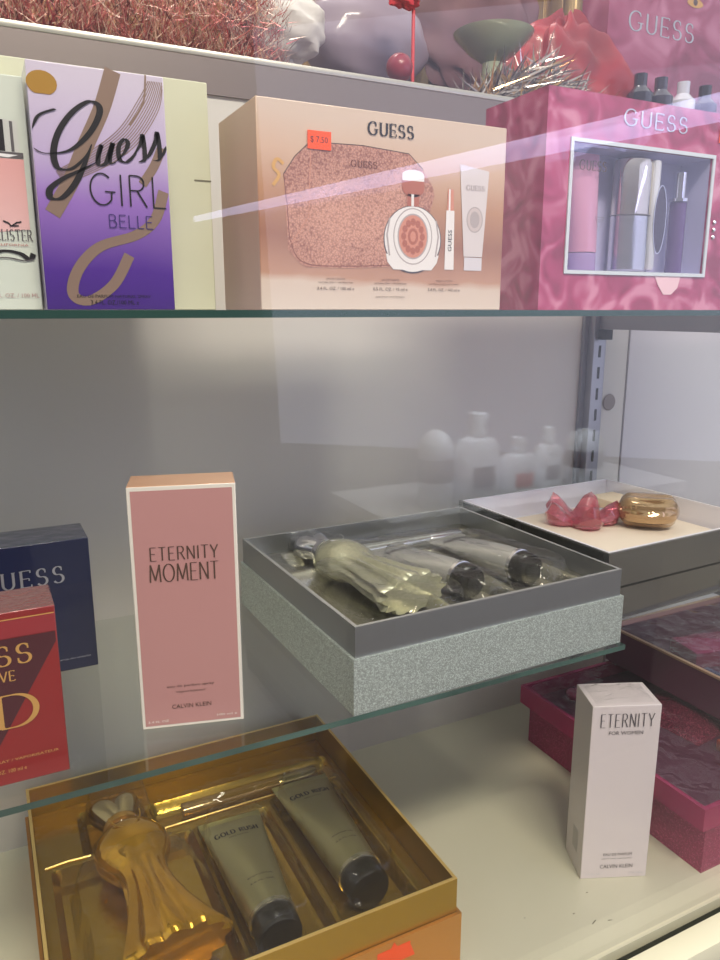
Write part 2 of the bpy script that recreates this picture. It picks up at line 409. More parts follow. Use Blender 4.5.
def script(pts, a=.0006, b=.0028): ribbon(m, catmull(pts), -.0006 - len(m.bm.faces) * 1e-8, ink, a, b, 1)
script([(-.0 + .0005, .0915), (.004, .098), (.011, .1015), (.013, .1018)], .0008, .0018)
script([(.0005, .082), (.006, .080), (.018, .0825), (.028, .091), (.034, .1005), (.0345, .106), (.0295, .1075), (.021, .1015), (.0135, .0915), (.010, .081), (.0115, .0735), (.0185, .0735), (.026, .080), (.0295, .0865)], .0009, .0034)
script([(.0295, .0865), (.0255, .077), (.0195, .066), (.0125, .0585), (.007, .058), (.0068, .0625), (.0135, .068), (.024, .0735), (.031, .0775)], .0009, .0036)
script([(.031, .0775), (.0335, .083), (.0345, .0865), (.0325, .081), (.0325, .0765), (.036, .0775), (.0385, .083), (.0405, .088), (.0385, .081), (.039, .0775), (.042, .079)], .0007, .0026)
script([(.042, .079), (.046, .0835), (.0485, .0885), (.0465, .0905), (.0435, .0865), (.0435, .0805), (.047, .079), (.0515, .083), (.0545, .089)], .0007, .0025)
script([(.0515, .083), (.0555, .0895), (.0565, .0935), (.0572, .087), (.0568, .081), (.0535, .0795)], .0006, .0025)
script([(.0535, .0795), (.059, .083), (.0635, .091), (.0645, .0955), (.0655, .088), (.065, .082), (.0615, .081)], .0006, .0025)
script([(.065, .082), (.0675, .085), (.0692, .089)], .0006, .0016)
m.build('script_lettering', box, recalc=False)
lettering(box, 'GIRL', .0265, .056, .0675, .0722, ink, .0007, .0009, gap=.17)
lettering(box, 'BELLE', .0355, .0445, .0595, .0512, mat('violet_ink', rgb(60, 44, 110), .4), .0005, .0006, gap=.14)
small_print(box, 'EAU DE PARFUM NATURAL SPRAY', .036, .0075, .040, .0016, ink)
small_print(box, '3.4 FL. OZ./100 ML e', .036, .0042, .026, .0024, ink)

# cream carton behind ------------------------------------------------------------
cream_card = mat('pale_cream_card', rgb(204, 206, 180), .4, coat=.25, noise=.03)
cb = carton('plain_box', 'plain pale cream carton standing behind the purple script box', 'box', (-.075, .493, 0), 0, .218, .15, .1365, (cream_card, cream_card, cream_card))
m = MB()
m.box(.2075, .2182, -.0004, 0, .079, .0798, mat('cut_shadow', rgb(120, 118, 100), .6)); 
m.build('closing_tab', cb)

# pink bottle carton at far left ---------------------------------------------------
hf = mat('pale_green_white_card', rgb(206, 214, 204), .35, coat=.5)
hb = carton('perfume_box', 'white perfume box printed with a pink bottle at the upper left edge', 'perfume box', (-.06, .462, 0), 0, .0955, .03, .119, (hf, hf, hf))
m = MB()
m.poly([(.012, .078), (.0925, .078), (.0925, .0425), (.012, .033)], -.0002, ramp_mat('pink_bottle_print', [(0, rgb(228, 190, 190)), (1, rgb(220, 160, 158))], lo=.03, hi=.08))
m.poly([(.028, .099), (.091, .097), (.091, .081), (.028, .081)], -.0003, mat('printed_silver_cap', rgb(206, 208, 204), .3, .2))
m.poly([(.080, .097), (.084, .097), (.084, .0815), (.080, .0815)], -.0004, ink)
m.poly([(.087, .0965), (.0885, .0965), (.0885, .0815), (.087, .0815)], -.0004, ink_grey)
m.poly([(.012, .0813), (.0925, .0813), (.0925, .0785), (.012, .0778)], -.0004, ink_grey)
m.poly([(.074, .0805), (.090, .080), (.085, .0785), (.074, .0792)], -.0005, white_ink)
m.build('printed_bottle', hb, recalc=False)
m = MB(); ribbon(m, catmull([(.07, .028), (.078, .031), (.086, .030), (.091, .027), (.093, .03)]), -.0006, ink, .0012, .0030); ribbon(m, catmull([(.07, .027), (.08, .0275), (.088, .0262), (.093, .027)]), -.00065, ink_grey, .0006, .001); m.build('printed_ribbon', hb, recalc=False)
lettering(hb, 'HOLLISTER', .0685, .0365, .0931, .0422, ink_grey, .00025, .0006, serif=.0004, gap=.24)
small_print(hb, 'CALIFORNIA', .082, .0343, .018, .0012, mat('rose_ink', rgb(170, 90, 90), .5))
m = MB(); ribbon(m, [(.0795, .0465), (.082, .0455), (.0835, .044), (.086, .0458), (.0885, .0463)], -.0006, ink, .0006, .0010); ribbon(m, [(.0825, .0440), (.087, .0442)], -.00062, ink, .0006, .001); m.build('printed_bird', hb, recalc=False)
small_print(hb, '3.4 FL. OZ. / 100 ML', .081, .0078, .026, .0022, mat('pink_ink', rgb(176, 140, 140), .5))

# peach gift box --------------------------------------------------------------------
peach = ramp_mat('peach_gradient_print', [(0, rgb(214, 200, 188)), (.19, rgb(212, 192, 176)), (.23, rgb(188, 142, 116)), (.42, rgb(156, 106, 82)), (.62, rgb(182, 134, 98)), (.82, rgb(204, 170, 144)), (1, rgb(206, 184, 166))], lo=0, hi=.122, noise=.01, skew=.03)
peach_side = ramp_mat('peach_side_print', [(0, rgb(216, 186, 182)), (.5, rgb(206, 160, 150)), (1, rgb(224, 190, 164))], lo=0, hi=.122)
pb = carton('gift_set_box', 'peach gift set box printed with rose gold pouch, round bottle and tube', 'gift box', (.159, .45, 0), 0, .181, .075, .1215, (peach, peach_side, peach_side))
lettering(pb, 'GUESS', .0735, .1075, .1065, .1150, ink, .0005, .0015, serif=.0011, gap=.2)
def leather(name, c1, c2):
    mm = bpy.data.materials.new(name); mm.use_nodes = True
    n = mm.node_tree.nodes; l = mm.node_tree.links; p = n['Principled BSDF']
    t = n.new('ShaderNodeTexCoord'); v = n.new('ShaderNodeTexVoronoi'); v.inputs['Scale'].default_value = 800
    nz = n.new('ShaderNodeTexNoise'); nz.inputs['Scale'].default_value = 28; l.new(t.outputs['Object'], nz.inputs['Vector'])
    l.new(t.outputs['Object'], v.inputs['Vector'])
    r = n.new('ShaderNodeValToRGB'); a = n.new('ShaderNodeMath'); a.operation = 'MULTIPLY_ADD'; a.inputs[1].default_value = .75; nz.inputs['Detail'].default_value = 0
    q = n.new('ShaderNodeMath'); q.operation = 'MULTIPLY'; q.inputs[1].default_value = .5; l.new(nz.outputs['Fac'], q.inputs[0])
    l.new(v.outputs['Distance'], a.inputs[0]); l.new(q.outputs[0], a.inputs[2]); l.new(a.outputs[0], r.inputs[0])
    r.color_ramp.elements[0].position = .35; r.color_ramp.elements[0].color = (*c1, 1)
    r.color_ramp.elements[1].position = 1.0 if 1 else 1; r.color_ramp.elements[1].color = (*c2, 1)
    l.new(r.outputs[0], p.inputs['Base Color']); p.inputs['Roughness'].default_value = .4; p.inputs['Coat Weight'].default_value = .5
    return mm
lea = leather('rose_gold_leather_print', rgb(210, 156, 134), rgb(140, 84, 66))
m = MB()
bag = [(.0165, .080), (.024, .0905), (.034, .0995), (.070, .1005), (.1035, .0985), (.114, .090), (.1225, .079), (.1235, .074), (.117, .052), (.110, .032), (.104, .0285), (.060, .0262), (.030, .0262), (.0265, .028), (.0185, .036)]
m.poly(bag, -.0002, lea); ribbon(m, [(.0165, .080), (.024, .0905), (.034, .0995), (.070, .1005), (.1035, .0985), (.114, .090)], -.00022, ink_brown, .0006, .0006)
ribbon(m, catmull([(.0165, .080), (.0185, .060), (.0205, .040), (.030, .0285), (.06, .0275), (.1, .0295)]), -.00022, mat('leather_seam', rgb(120, 66, 50), .5), .0005, .0005)
ribbon(m, [(.0205, .040), (.0325, .0565), (.0345, .0985)], -.00023, mat('leather_fold', rgb(196, 136, 114), .5), .0004, .0006)
m.build('printed_pouch', pb, recalc=False)
m = MB(); ribbon(m, catmull([(.0165, .0855), (.0125, .088), (.010, .0835), (.0135, .079), (.0095, .073)]), -.0003, gold_ink, .0016, .0022); m.build('printed_zip_pull', pb, recalc=False)
lettering(pb, 'GUESS', .0615, .0875, .0800, .0915, mat('embossed_ink', rgb(110, 60, 46), .5), .0004, .0009, serif=.0005, gap=.2, y=-.0004)
def disc(cx, cy, rx, ry, mm, y, n=36): m.poly(arc(cx, cy, rx, ry, 0, 360 - 360 / n, n - 1), y, mm)
pw = mat('printed_white', rgb(232, 226, 224), .3, coat=.5); pg = mat('printed_grey', rgb(176, 164, 164), .3)
copper = mat('printed_copper', rgb(176, 104, 82), .3, .2); prose = mat('printed_rose', rgb(206, 138, 116), .3)
m = MB()
disc(.1072, .0455, .0222, .0215, ink_grey, -.0004); disc(.1072, .0457, .0215, .0208, pw, -.00042)
m.poly([(.0868, .036), (.1276, .036), (.1262, .031), (.122, .0262), (.0925, .0262), (.088, .031)], -.00043, pw)
disc(.1072, .0475, .0150, .0180, pg, -.00044); disc(.1072, .0475, .0142, .0172, pw, -.00046)
disc(.1072, .0475, .0118, .0145, pg, -.00048); disc(.1072, .0475, .0108, .0135, prose, -.0005)
for k in range(12):
    a = R(30 * k); disc(.1072 + .0072 * math.cos(a), .0475 + .0092 * math.sin(a), .0020, .0024, copper, -.00051 - k * 1e-6, 10)
disc(.1072, .0475, .0040, .0054, copper, -.00053, 14); disc(.1072, .0475, .0022, .0034, prose, -.00055, 12)
ribbon(m, [(.0895, .0585), (.0875, .048), (.0895, .035)], -.0005, pg, .0006, .0012); ribbon(m, [(.125, .0585), (.127, .048), (.125, .035)], -.0005, pg, .0006, .0012)
m.poly([(.1025, .0665), (.1115, .0665), (.1115, .074), (.1025, .074)], -.00056, copper); m.poly([(.1055, .0665), (.1075, .0665), (.1075, .074), (.1055, .074)], -.00057, pw)
m.poly(arc(.1068, .078, .0085, .0058, -180, 0, 12) + [(.1150, .0835), (.0985, .0835)], -.00056, copper)
m.poly(arc(.1068, .0860, .0082, .0030, 0, 345, 20), -.00058, pw); m.poly([(.0985, .0865), (.1151, .0865), (.1151, .0822), (.0985, .0822)], -.00057, pw)
m.build('printed_bottle', pb, recalc=False)
m = MB(); m.poly([(.1325, .027), (.1400, .027), (.1395, .0655), (.1330, .0655)], -.0004, pw); m.poly([(.1335, .0655), (.1390, .0655), (.1385, .079), (.1340, .079)], -.0004, prose)
m.poly([(.1348, .0655), (.1362, .0655), (.1360, .079), (.1349, .079)], -.00042, pw); m.build('printed_vial', pb, recalc=False)
small_print(pb, 'GUESS', .1363, .046, .014, .0030, ink, name='vial_lettering', rot=PI / 2)
m = MB(); m.poly([(.1432, .0955), (.1672, .0925), (.1635, .036), (.1480, .036)], -.0004, mat('printed_tube_white', rgb(214, 204, 204), .3, coat=.5)); m.poly([(.1485, .0355), (.1633, .0355), (.1633, .0268), (.1485, .0268)], -.0004, mat('printed_tube_cap', rgb(214, 208, 214), .3))
disc(.1563, .0605, .0068, .0085, pg, -.00044); disc(.1563, .0605, .0060, .0077, mat('printed_emblem_grey', rgb(200, 186, 184), .4), -.00046); disc(.1563, .0605, .0040, .0055, pg, -.00048); m.build('printed_tube', pb, recalc=False)
lettering(pb, 'GUESS', .1487, .0795, .1635, .0827, pg, .0003, .0008, serif=.0004, gap=.2, y=-.0006)
for cu_, a, b, c_ in ((.0505, 'EAU DE TOILETTE', 'NATURAL SPRAY / VAPORISATEUR', '3.4 FL. OZ. / 100 ml e'), (.0905, 'EAU DE TOILETTE', 'NATURAL SPRAY / VAPORISATEUR', '0.5 FL. OZ. / 15 ml e'), (.1325, 'BODY LOTION', 'LOTION POUR LE CORPS', '3.4 FL. OZ. / 100 ml e')):
    small_print(pb, a, cu_, .0195, .013, .0011, ink_brown); small_print(pb, b, cu_, .0172, .024, .0010, ink_brown); small_print(pb, c_, cu_, .0135, .026, .0019, ink_brown)
small_print(pb, 'ENVIRONMENTAL / ENVIRONNEMENTAL', .0905, .0085, .022, .0008, ink_brown)
orange = mat('orange_sticker', rgb(250, 84, 24), .5)
m = MB(); m.box(.0322, .0478, -.0009, -.0006, .0955, .1060, orange); st = m.build('price_sticker', pb); st['label'] = 'orange price sticker'
small_print(pb, '$ 7.50', .0398, .1008, .0115, .0040, ink, name='price_digits', y=-.00095)

# pink gift box with window ------------------------------------------------------------
def swirl(name, c1, c2, c3, sc=22):
    mm = bpy.data.materials.new(name); mm.use_nodes = True
    n = mm.node_tree.nodes; l = mm.node_tree.links; p = n['Principled BSDF']
    t = n.new('ShaderNodeTexCoord'); nz = n.new('ShaderNodeTexNoise'); nz.inputs['Scale'].default_value = sc; nz.inputs['Distortion'].default_value = 1.6; nz.inputs['Detail'].default_value = 1.5
    l.new(t.outputs['Object'], nz.inputs['Vector']); r = n.new('ShaderNodeValToRGB'); l.new(nz.outputs['Fac'], r.inputs[0]); l.new(r.outputs[0], p.inputs['Base Color'])
    e = r.color_ramp.elements; e[0].position = .32; e[0].color = (*c1, 1); e[1].position = .68; e[1].color = (*c3, 1); k = e.new(.5); k.color = (*c2, 1)
    p.inputs['Roughness'].default_value = .3; p.inputs['Coat Weight'].default_value = .8
    return mm
rose = swirl('rose_pattern_print', rgb(136, 22, 66), rgb(172, 52, 98), rgb(206, 128, 156), 30)
lav = mat('lavender_backing', rgb(196, 194, 226), .4); pale_frame = mat('pale_frame', rgb(206, 214, 222), .3, coat=.5)
PX, PY = .383, .46
pk = thing('gift_set_box', 'pink rose-patterned gift box with a clear window showing its contents', 'gift box', (PX, PY, 0))
W0, W1, V0, V1, HH = .0255, .175, .030, .1215, .1565
m = MB(); BW = .30; D = .075
m.box(0, W0, 0, .002, 0, HH, rose); m.box(W1, BW, 0, .002, 0, HH, rose); m.box(W0, W1, 0, .002, 0, V0, rose); m.box(W0, W1, 0, .002, V1, HH, rose)
m.box(0, .002, .002, D, 0, HH, rose); m.box(BW - .002, BW, .002, D, 0, HH, rose); m.box(.002, BW - .002, .002, D, HH - .002, HH, rose); m.box(.002, BW - .002, .002, D, 0, .002, rose)
m.box(.002, BW - .002, D - .002, D, .002, HH - .002, rose); m.build('carton', pk)
m = MB(); m.box(W0, W1, .032, .033, V0, V1, lav); m.box(W0 - .001, W0, .002, .033, V0, V1, lav); m.box(W1, W1 + .001, .002, .033, V0, V1, lav); m.box(W0, W1, .002, .033, V0 - .001, V0, lav); m.box(W0, W1, .002, .033, V1, V1 + .001, lav); m.build('recess', pk)
m = MB(); f_ = .0028
m.box(W0 - f_, W1 + f_, -.0012, 0, V1, V1 + f_, pale_frame); m.box(W0 - f_, W1 + f_, -.0012, 0, V0 - f_, V0, pale_frame); m.box(W0 - f_, W0, -.0012, 0, V0, V1, pale_frame); m.box(W1, W1 + f_, -.0012, 0, V0, V1, pale_frame); m.build('window_frame', pk)
m = MB(); m.box(W0, W1, .0004, .0010, V0, V1, sheet_glass('flat_film', (.98, .98, 1), 1.45, .02, .06, 30)); m.build('window_film', pk)
lettering(pk, 'GUESS', .0735, .1375, .1420, .1490, silver_ink, .0008, .0016, serif=.0009, gap=.2)
m = MB(); m.poly([(.118, .0296), (.150, .0296), (.147, .018), (.140, .0125), (.131, .0125), (.124, .020)], -.0004, mat('pale_petal_print', rgb(236, 196, 206), .3, coat=.6)); m.build('printed_petal', pk, recalc=False)
m = MB()
for v in (.060, .066, .072): m.lathe([(.001, -.0004), (.0018, -.0012), (.001, -.002)], chrome, 'y', (.1835, 0, v), 12)
m.build('stud', pk)
m = MB(); m.box(.1795, .196, -.0010, -.0006, .134, .145, orange); m.build('price_sticker', pk)

def squeeze_tube(name, label, loc, rot, L, wc, r, body, cap, band, cap_l, cat='tube', group=None, letter=None, letter_ink=None, small=None):
    """squeeze tube lying along its own +y, flat crimp at the origin, cap at the far end; z up is its face"""
    t = thing(name, label, cat, loc, group=group, rot=rot)
    mb = MB(); rr = []
    for k in range(13):
        f = k / 12; s = 1 - (1 - f) ** 1.7 if f > .06 else .04
        rx = wc / 2 * (1 - f) + r * f; rz = .0012 + (r * .96 - .0012) * s
        rr.append([(rx * math.cos(2 * PI * j / 32), L * f, r + rz * math.sin(2 * PI * j / 32) * (1 if k else .6)) for j in range(32)])
    mb.rings(rr, body); mb.build('tube_body', t)
    mb = MB(); mb.box(-wc / 2, wc / 2, -.006, .0015, r - .0006, r + .0006, body, .0002)
    for q in range(6): mb.box(-wc / 2, wc / 2, -.0055 + q * .0011, -.0050 + q * .0011, r - .0009, r + .0009, body)
    mb.build('crimp', t)
    mb = MB(); mb.lathe([(r * .98, L), (r * 1.03, L + .0003), (r * 1.03, L + .0035), (r * .97, L + .0038)], band, 'y', (0, 0, r), 32); mb.build('rim_band', t)
    mb = MB(); mb.lathe([(r * .97, L + .0038), (r * .99, L + .005), (r * .95, L + cap_l - .002), (r * .88, L + cap_l)], cap, 'y', (0, 0, r), 32)
    if cap_l > .012: mb.lathe([(r * .5, L + cap_l), (r * .5, L + cap_l + .0008)], cap, 'y', (0, 0, r), 20)
    mb.build('cap', t)
    if letter:
        def place(o, fpos, hh, ww):     # wrap flat lettering on to the tube's face
            for v in o.data.vertices:
                x = v.co.x; y = fpos - v.co.z; f = min(max(y / L, 0), 1); s = 1 - (1 - f) ** 1.7
                rx = wc / 2 * (1 - f) + r * f; rz = .0012 + (r * .96 - .0012) * s
                v.co = (-x, y, r + rz * math.sqrt(max(0, 1 - (x / rx) ** 2)) + .0004)
        o = lettering(t, letter, -wc * .34, 0, wc * .34, wc * .12, letter_ink, .0007, .0012, gap=.2); place(o, L * .2, 0, 0)
        for j, s_ in enumerate(small or ()):
            o = small_print(t, s_, 0, 0, wc * (.36 if j else .30), wc * .03, letter_ink); place(o, L * (.24 if j == 0 else .70 + .06 * j), 0, 0)
    return t

UPR = (R(-90), 0, 0)
pinktube = mat('pink_tube_plastic', rgb(212, 150, 178), .3, coat=.4)
tt = thing('lotion_tube', 'pink lotion tube at the left of the window of the pink gift box', 'tube', (PX + .0530, PY + .0165, V0 + .0003))
m = MB(); rr = []
for k in range(10):
    f = k / 9; rx = .0125 + (.0145 - .0125) * f; ry = .012 * (1 - f) ** .6 + .001; rr.append([(rx * math.cos(2 * PI * j / 28), ry * math.sin(2 * PI * j / 28), .014 + .074 * f) for j in range(28)])
m.rings(rr, pinktube); m.build('tube_body', tt)
m = MB(); m.lathe([(.0122, .0002), (.0126, .001), (.0124, .0135)], mat('violet_cap', rgb(176, 150, 196), .25), 'z', n=28); m.build('cap', tt)
o = lettering(tt, 'GUESS', -.0135, .074, .0135, .081, ink_brown, .0004, .0012, serif=.0006, gap=.18); o.location.y = -.0085
m = MB(); ribbon(m, [(.002, .040), (.0105, .040), (.006, .030), (.002, .040)], 0, ink_grey, .0003, .0005); ribbon(m, [(.004, .038), (.0085, .038)], 0, ink_grey, .0003, .0003); ribbon(m, [(.0045, .0365), (.008, .0365)], 0, ink_grey, .0003, .0003); o = m.build('printed_triangle', tt, recalc=False); o.location.y = -.0130
tt = thing('perfume_bottle', 'silver and clear perfume bottle in the middle of the pink box window', 'perfume bottle', (PX + .106, PY + .0170, V0 + .0003))
m = MB(); m.lathe([(.017, .0004), (.0188, .002), (.0188, .044)], silver_soft, 'z', (0, 0, 0), 28, .72); m.lathe([(.0188, .0445), (.0188, .080), (.0175, .0865), (.012, .0885)], mat('pale_gold_chrome', (.78, .72, .62), .08, 1), 'z', (0, 0, 0), 28, .72); m.build('body', tt)
m = MB(); m.lathe([(.0186, .0435), (.0192, .0442), (.0186, .0449)], ink_grey, 'z', (0, 0, 0), 28, .74); m.build('seam_ring', tt)
m = MB(); m.box(.008, .016, -.0145, -.006, .001, .087, mat('white_spine', rgb(214, 216, 220), .2, coat=1), .003); m.build('spine', tt)
m = MB(); disc(.0165, .041, .0065, .026, mat('smoke_oval', rgb(74, 66, 86), .12, .3), -.0150); ribbon(m, arc(.0165, .041, .0066, .0262, 0, 360, 40), -.0152, chrome, .0006, .0006); m.build('oval_plate', tt, recalc=False)
tt = thing('travel_spray', 'slim purple travel spray with silver cap right in the pink box window', 'perfume spray', (PX + .1570, PY + .015, V0 + .0003))
m = MB(); m.lathe([(.0062, .0004), (.0068, .001), (.0068, .058)], mat('purple_vial', rgb(112, 84, 140), .08, .1, trans=.2), 'z', n=24); m.build('vial', tt)
m = MB(); m.lathe([(.0082, .058), (.0082, .0605), (.0052, .0608), (.0052, .081), (.0045, .0815)], chrome, 'z', n=24); m.build('cap', tt)

# pink eternity-moment carton -----------------------------------------------------------
pinkcard = mat('dusty_pink_card', rgb(190, 139, 137), .32, coat=.5, bump=.03, bscale=25)
whitecard = mat('white_card', rgb(232, 226, 216), .35, coat=.4)
peachtop = mat('apricot_top', rgb(222, 168, 130), .3, coat=.9, bump=.15, bscale=60)
a_em = math.degrees(math.atan2(-.017, .064))
em = carton('perfume_box', 'tall dusty pink perfume box with white edges on the lower shelf', 'perfume box', (.072, .457, Zs), a_em, .0655, .033, .1625, (whitecard, whitecard, peachtop))
m = MB(); m.poly([(.0022, .0022), (.0633, .0022), (.0633, .1598), (.0022, .1598)], -.0002, pinkcard); m.build('pink_panel', em, recalc=False)
lettering(em, 'ETERNITY', .0115, .1150, .0530, .1236, ink_brown, .0004, .0009, gap=.2)
lettering(em, 'MOMENT', .0105, .1010, .0530, .1125, ink_brown, .0004, .0010, gap=.12)
small_print(em, 'eau de parfum spray', .0320, .0290, .0300, .0022, ink_brown); small_print(em, 'vaporisateur', .0320, .0250, .0190, .0018, ink_brown)
small_print(em, 'CALVIN KLEIN', .0320, .0148, .0250, .0030, ink_brown)
small_print(em, '3.4 FL OZ', .0105, .0052, .013, .0016, whitecard); small_print(em, '100 ml e', .0545, .0058, .013, .0016, whitecard)

# blue and red cartons at left ------------------------------------------------------------
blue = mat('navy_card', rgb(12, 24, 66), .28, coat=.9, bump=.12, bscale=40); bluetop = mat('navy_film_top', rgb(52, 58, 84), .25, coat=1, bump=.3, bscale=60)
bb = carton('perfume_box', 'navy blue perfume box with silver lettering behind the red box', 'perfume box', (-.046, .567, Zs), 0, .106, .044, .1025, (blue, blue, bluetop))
lettering(bb, 'GUESS', .0310, .0710, .0870, .0835, silver_ink, .0006, .0018, serif=.0012, gap=.26)
small_print(bb, 'NATURAL SPRAY VAPORISATEUR', .090, .0095, .022, .0012, silver_ink, rot=0)
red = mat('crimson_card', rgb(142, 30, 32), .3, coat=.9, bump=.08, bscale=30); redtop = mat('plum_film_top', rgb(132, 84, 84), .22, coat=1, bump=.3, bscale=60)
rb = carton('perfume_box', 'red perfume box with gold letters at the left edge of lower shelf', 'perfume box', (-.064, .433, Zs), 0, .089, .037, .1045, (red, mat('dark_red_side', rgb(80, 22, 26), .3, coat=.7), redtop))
m = MB(); m.poly([(.001, .089), (.088, .089), (.088, .083), (.0535, .0255), (.0290, .001), (.001, .001)], -.0002, mat('maroon_print', rgb(74, 24, 36), .3, coat=.8)); m.build('maroon_panel', rb, recalc=False)
m = MB(); m.poly([(.0006, .0895), (.0884, .0895), (.0884, .1000), (.0006, .1000)], -.0003, mat('rose_band', rgb(150, 44, 52), .3, coat=.8)); ribbon(m, [(.0006, .1003), (.0884, .1003)], -.0004, gold_ink, .0007, .0007); m.build('rose_band', rb, recalc=False)
lettering(rb, 'GUESS', .0200, .0735, .0745, .0850, gold_ink, .0006, .0018, serif=.0012, gap=.22)
lettering(rb, 'SEDUCTIVE', .0285, .0640, .0650, .0700, gold_ink, .0004, .0008, serif=.0004, gap=.2)
lettering(rb, 'HOMME', .0360, .0590, .0530, .0618, gold_ink, .0002, .0005, gap=.2)
lettering(rb, 'RED', .0120, .0355, .0755, .0555, gold_ink, .0008, .0034, serif=.0022, gap=.12)
small_print(rb, 'EAU DE TOILETTE', .033, .0205, .030, .0020, gold_ink); small_print(rb, 'NATURAL SPRAY / VAPORISATEUR', .058, .0155, .052, .0016, gold_ink); small_print(rb, '3.4 FL. OZ. 100 ml e', .054, .0090, .024, .0024, gold_ink)

# white eternity carton on the floor ---------------------------------------------------------
pearl = mat('pearl_white_card', rgb(224, 214, 216), .33, coat=.6, bump=.04, bscale=20); a_ef = math.degrees(math.atan2(-.024, .056))
ef = carton('perfume_box', 'white perfume box standing alone on the cream cabinet floor', 'perfume box', (.438, .428, Zf), a_ef, .0605, .040, .1710, (pearl, mat('pearl_side', rgb(214, 206, 204), .35, coat=.5), pearl))
lettering(ef, 'ETERNITY', .0075, .1510, .0545, .1635, ink_grey, .0004, .0009, gap=.22)
small_print(ef, 'FOR WOMEN', .0305, .1455, .030, .0034, ink_grey)
small_print(ef, 'EAU DE PARFUM', .0325, .0248, .0260, .0026, ink_grey); small_print(ef, 'natural spray vaporisateur', .0320, .0205, .028, .0015, ink_grey)
small_print(ef, 'CALVIN KLEIN', .0320, .0125, .0300, .0038, ink_grey); small_print(ef, '3.4 FL OZ', .011, .0050, .013, .0016, silver_ink); small_print(ef, '100 ml e', .051, .0050, .013, .0016, silver_ink)
# crumpled film fold on its top
m = MB(); G = 10; grid = []
for i in range(G + 1):
    grid.append([(.004 + .052 * i / G, .004 + .032 * j / G, .1714 + (0 if i in (0, G) or j in (0, G) else random.uniform(0, .0035))) for j in range(G + 1)])
m.rings(grid, clear_film, cap=False, smooth=False, closed=False); m.build('film_fold', ef, recalc=False)
m = MB(); m.box(-.0002, 0, .012, .024, .018, .040, mat('grey_sticker', rgb(180, 176, 172), .5)); m.build('side_sticker', ef)

# ------------------------------------------------------------------ gift boxes lying open
def foil(name, c, rough, bump=.25, sc=18, metal=.85):
    return mat(name, c, rough, metal, bump=bump, bscale=sc)
def gift_tray(name, label, loc, rz, W, D, H, lip, mats_, floor_z, flange=.003, mid=None, steps=None):
    """square box: outer base, raised inner collar, moulded tray; origin at front left bottom"""
    mb_, mi_, mt_, me_ = mats_
    t = thing(name, label, 'gift box', loc, rz); th = .0025
    m = MB(); h = H - lip
    for a in ((-flange, W + flange, -flange, -flange + th, .0012, h), (-flange, W + flange, D + flange - th, D + flange, .0012, h), (-flange, -flange + th, -flange + th, D + flange - th, .0012, h), (W + flange - th, W + flange, -flange + th, D + flange - th, .0012, h), (-flange, W + flange, -flange, D + flange, 0, .0012)): m.box(*a, mb_)
    m.build('base', t)
    m = MB(); q = .0004
    e0 = .0012
    for (x0, x1, y0, y1) in ((0, W, 0, th), (0, W, D - th, D), (0, th, th, D - th), (W - th, W, th, D - th)): m.box(x0, x1, y0, y1, e0, H - q, mi_); m.box(x0, x1, y0, y1, H - q, H, me_)
    m.build('collar', t)
    return t
# gold gift set
gold_out = mat('gold_foil_card', rgb(168, 134, 44), .3, .75, bump=.06, bscale=40)
gold_base = mat('copper_gold_card', rgb(200, 140, 64), .34, .6, bump=.08, bscale=260)
gold_in = mat('gold_foil_tray', rgb(184, 150, 62), .2, .85, bump=.30, bscale=22)
gold_edge = mat('pale_gold_edge', rgb(232, 198, 120), .3, .5)
GX, GY = 0.0, .407
gt = gift_tray('gift_set_box', 'open gold gift box with clear tray on the cabinet floor', (GX, GY, Zf), 0, .289, .268, .075, .030, (gold_base, gold_out, gold_in, gold_edge), 0)
m = MB(); TZ = .036
def tray_height(x, y, spec):
    z = spec['z']
    for (x0, x1, y0, y1, dz, s) in spec['pits']:
        fx = min(1, max(0, (x - x0) / s)) * min(1, max(0, (x1 - x) / s)); fy = min(1, max(0, (y - y0) / s)) * min(1, max(0, (y1 - y) / s))
        z -= dz * fx * fy
    return z
def tray_mesh(t, W, D, spec, mm, name='moulded_tray', NX=96, NY=90):
    m = MB(); g = []
    for i in range(NX + 1):
        x = .003 + (W - .006) * i / NX
        g.append([(x, .003 + (D - .006) * j / NY, tray_height(x, .003 + (D - .006) * j / NY, spec)) for j in range(NY + 1)])
    m.rings(g, mm, cap=False, closed=False); return m.build(name, t)
spec = {'z': .048, 'pits': [(.012, .130, .012, .184, .014, .006), (.132, .200, .012, .184, .012, .006), (.206, .272, .012, .190, .012, .006), (.100, .280, .196, .232, .010, .006), (.040, .096, .190, .250, .012, .006)]}
tray_mesh(gt, .289, .268, spec, gold_in)
m = MB(); m.box(.218, .246, -.0033, -.0031, .0345, .0395, orange); m.poly([(.215, .026), (.250, .026), (.246, .037), (.236, .0375), (.232, .0445), (.228, .0375), (.220, .036)], -.0034, orange); m.build('price_sticker', gt)

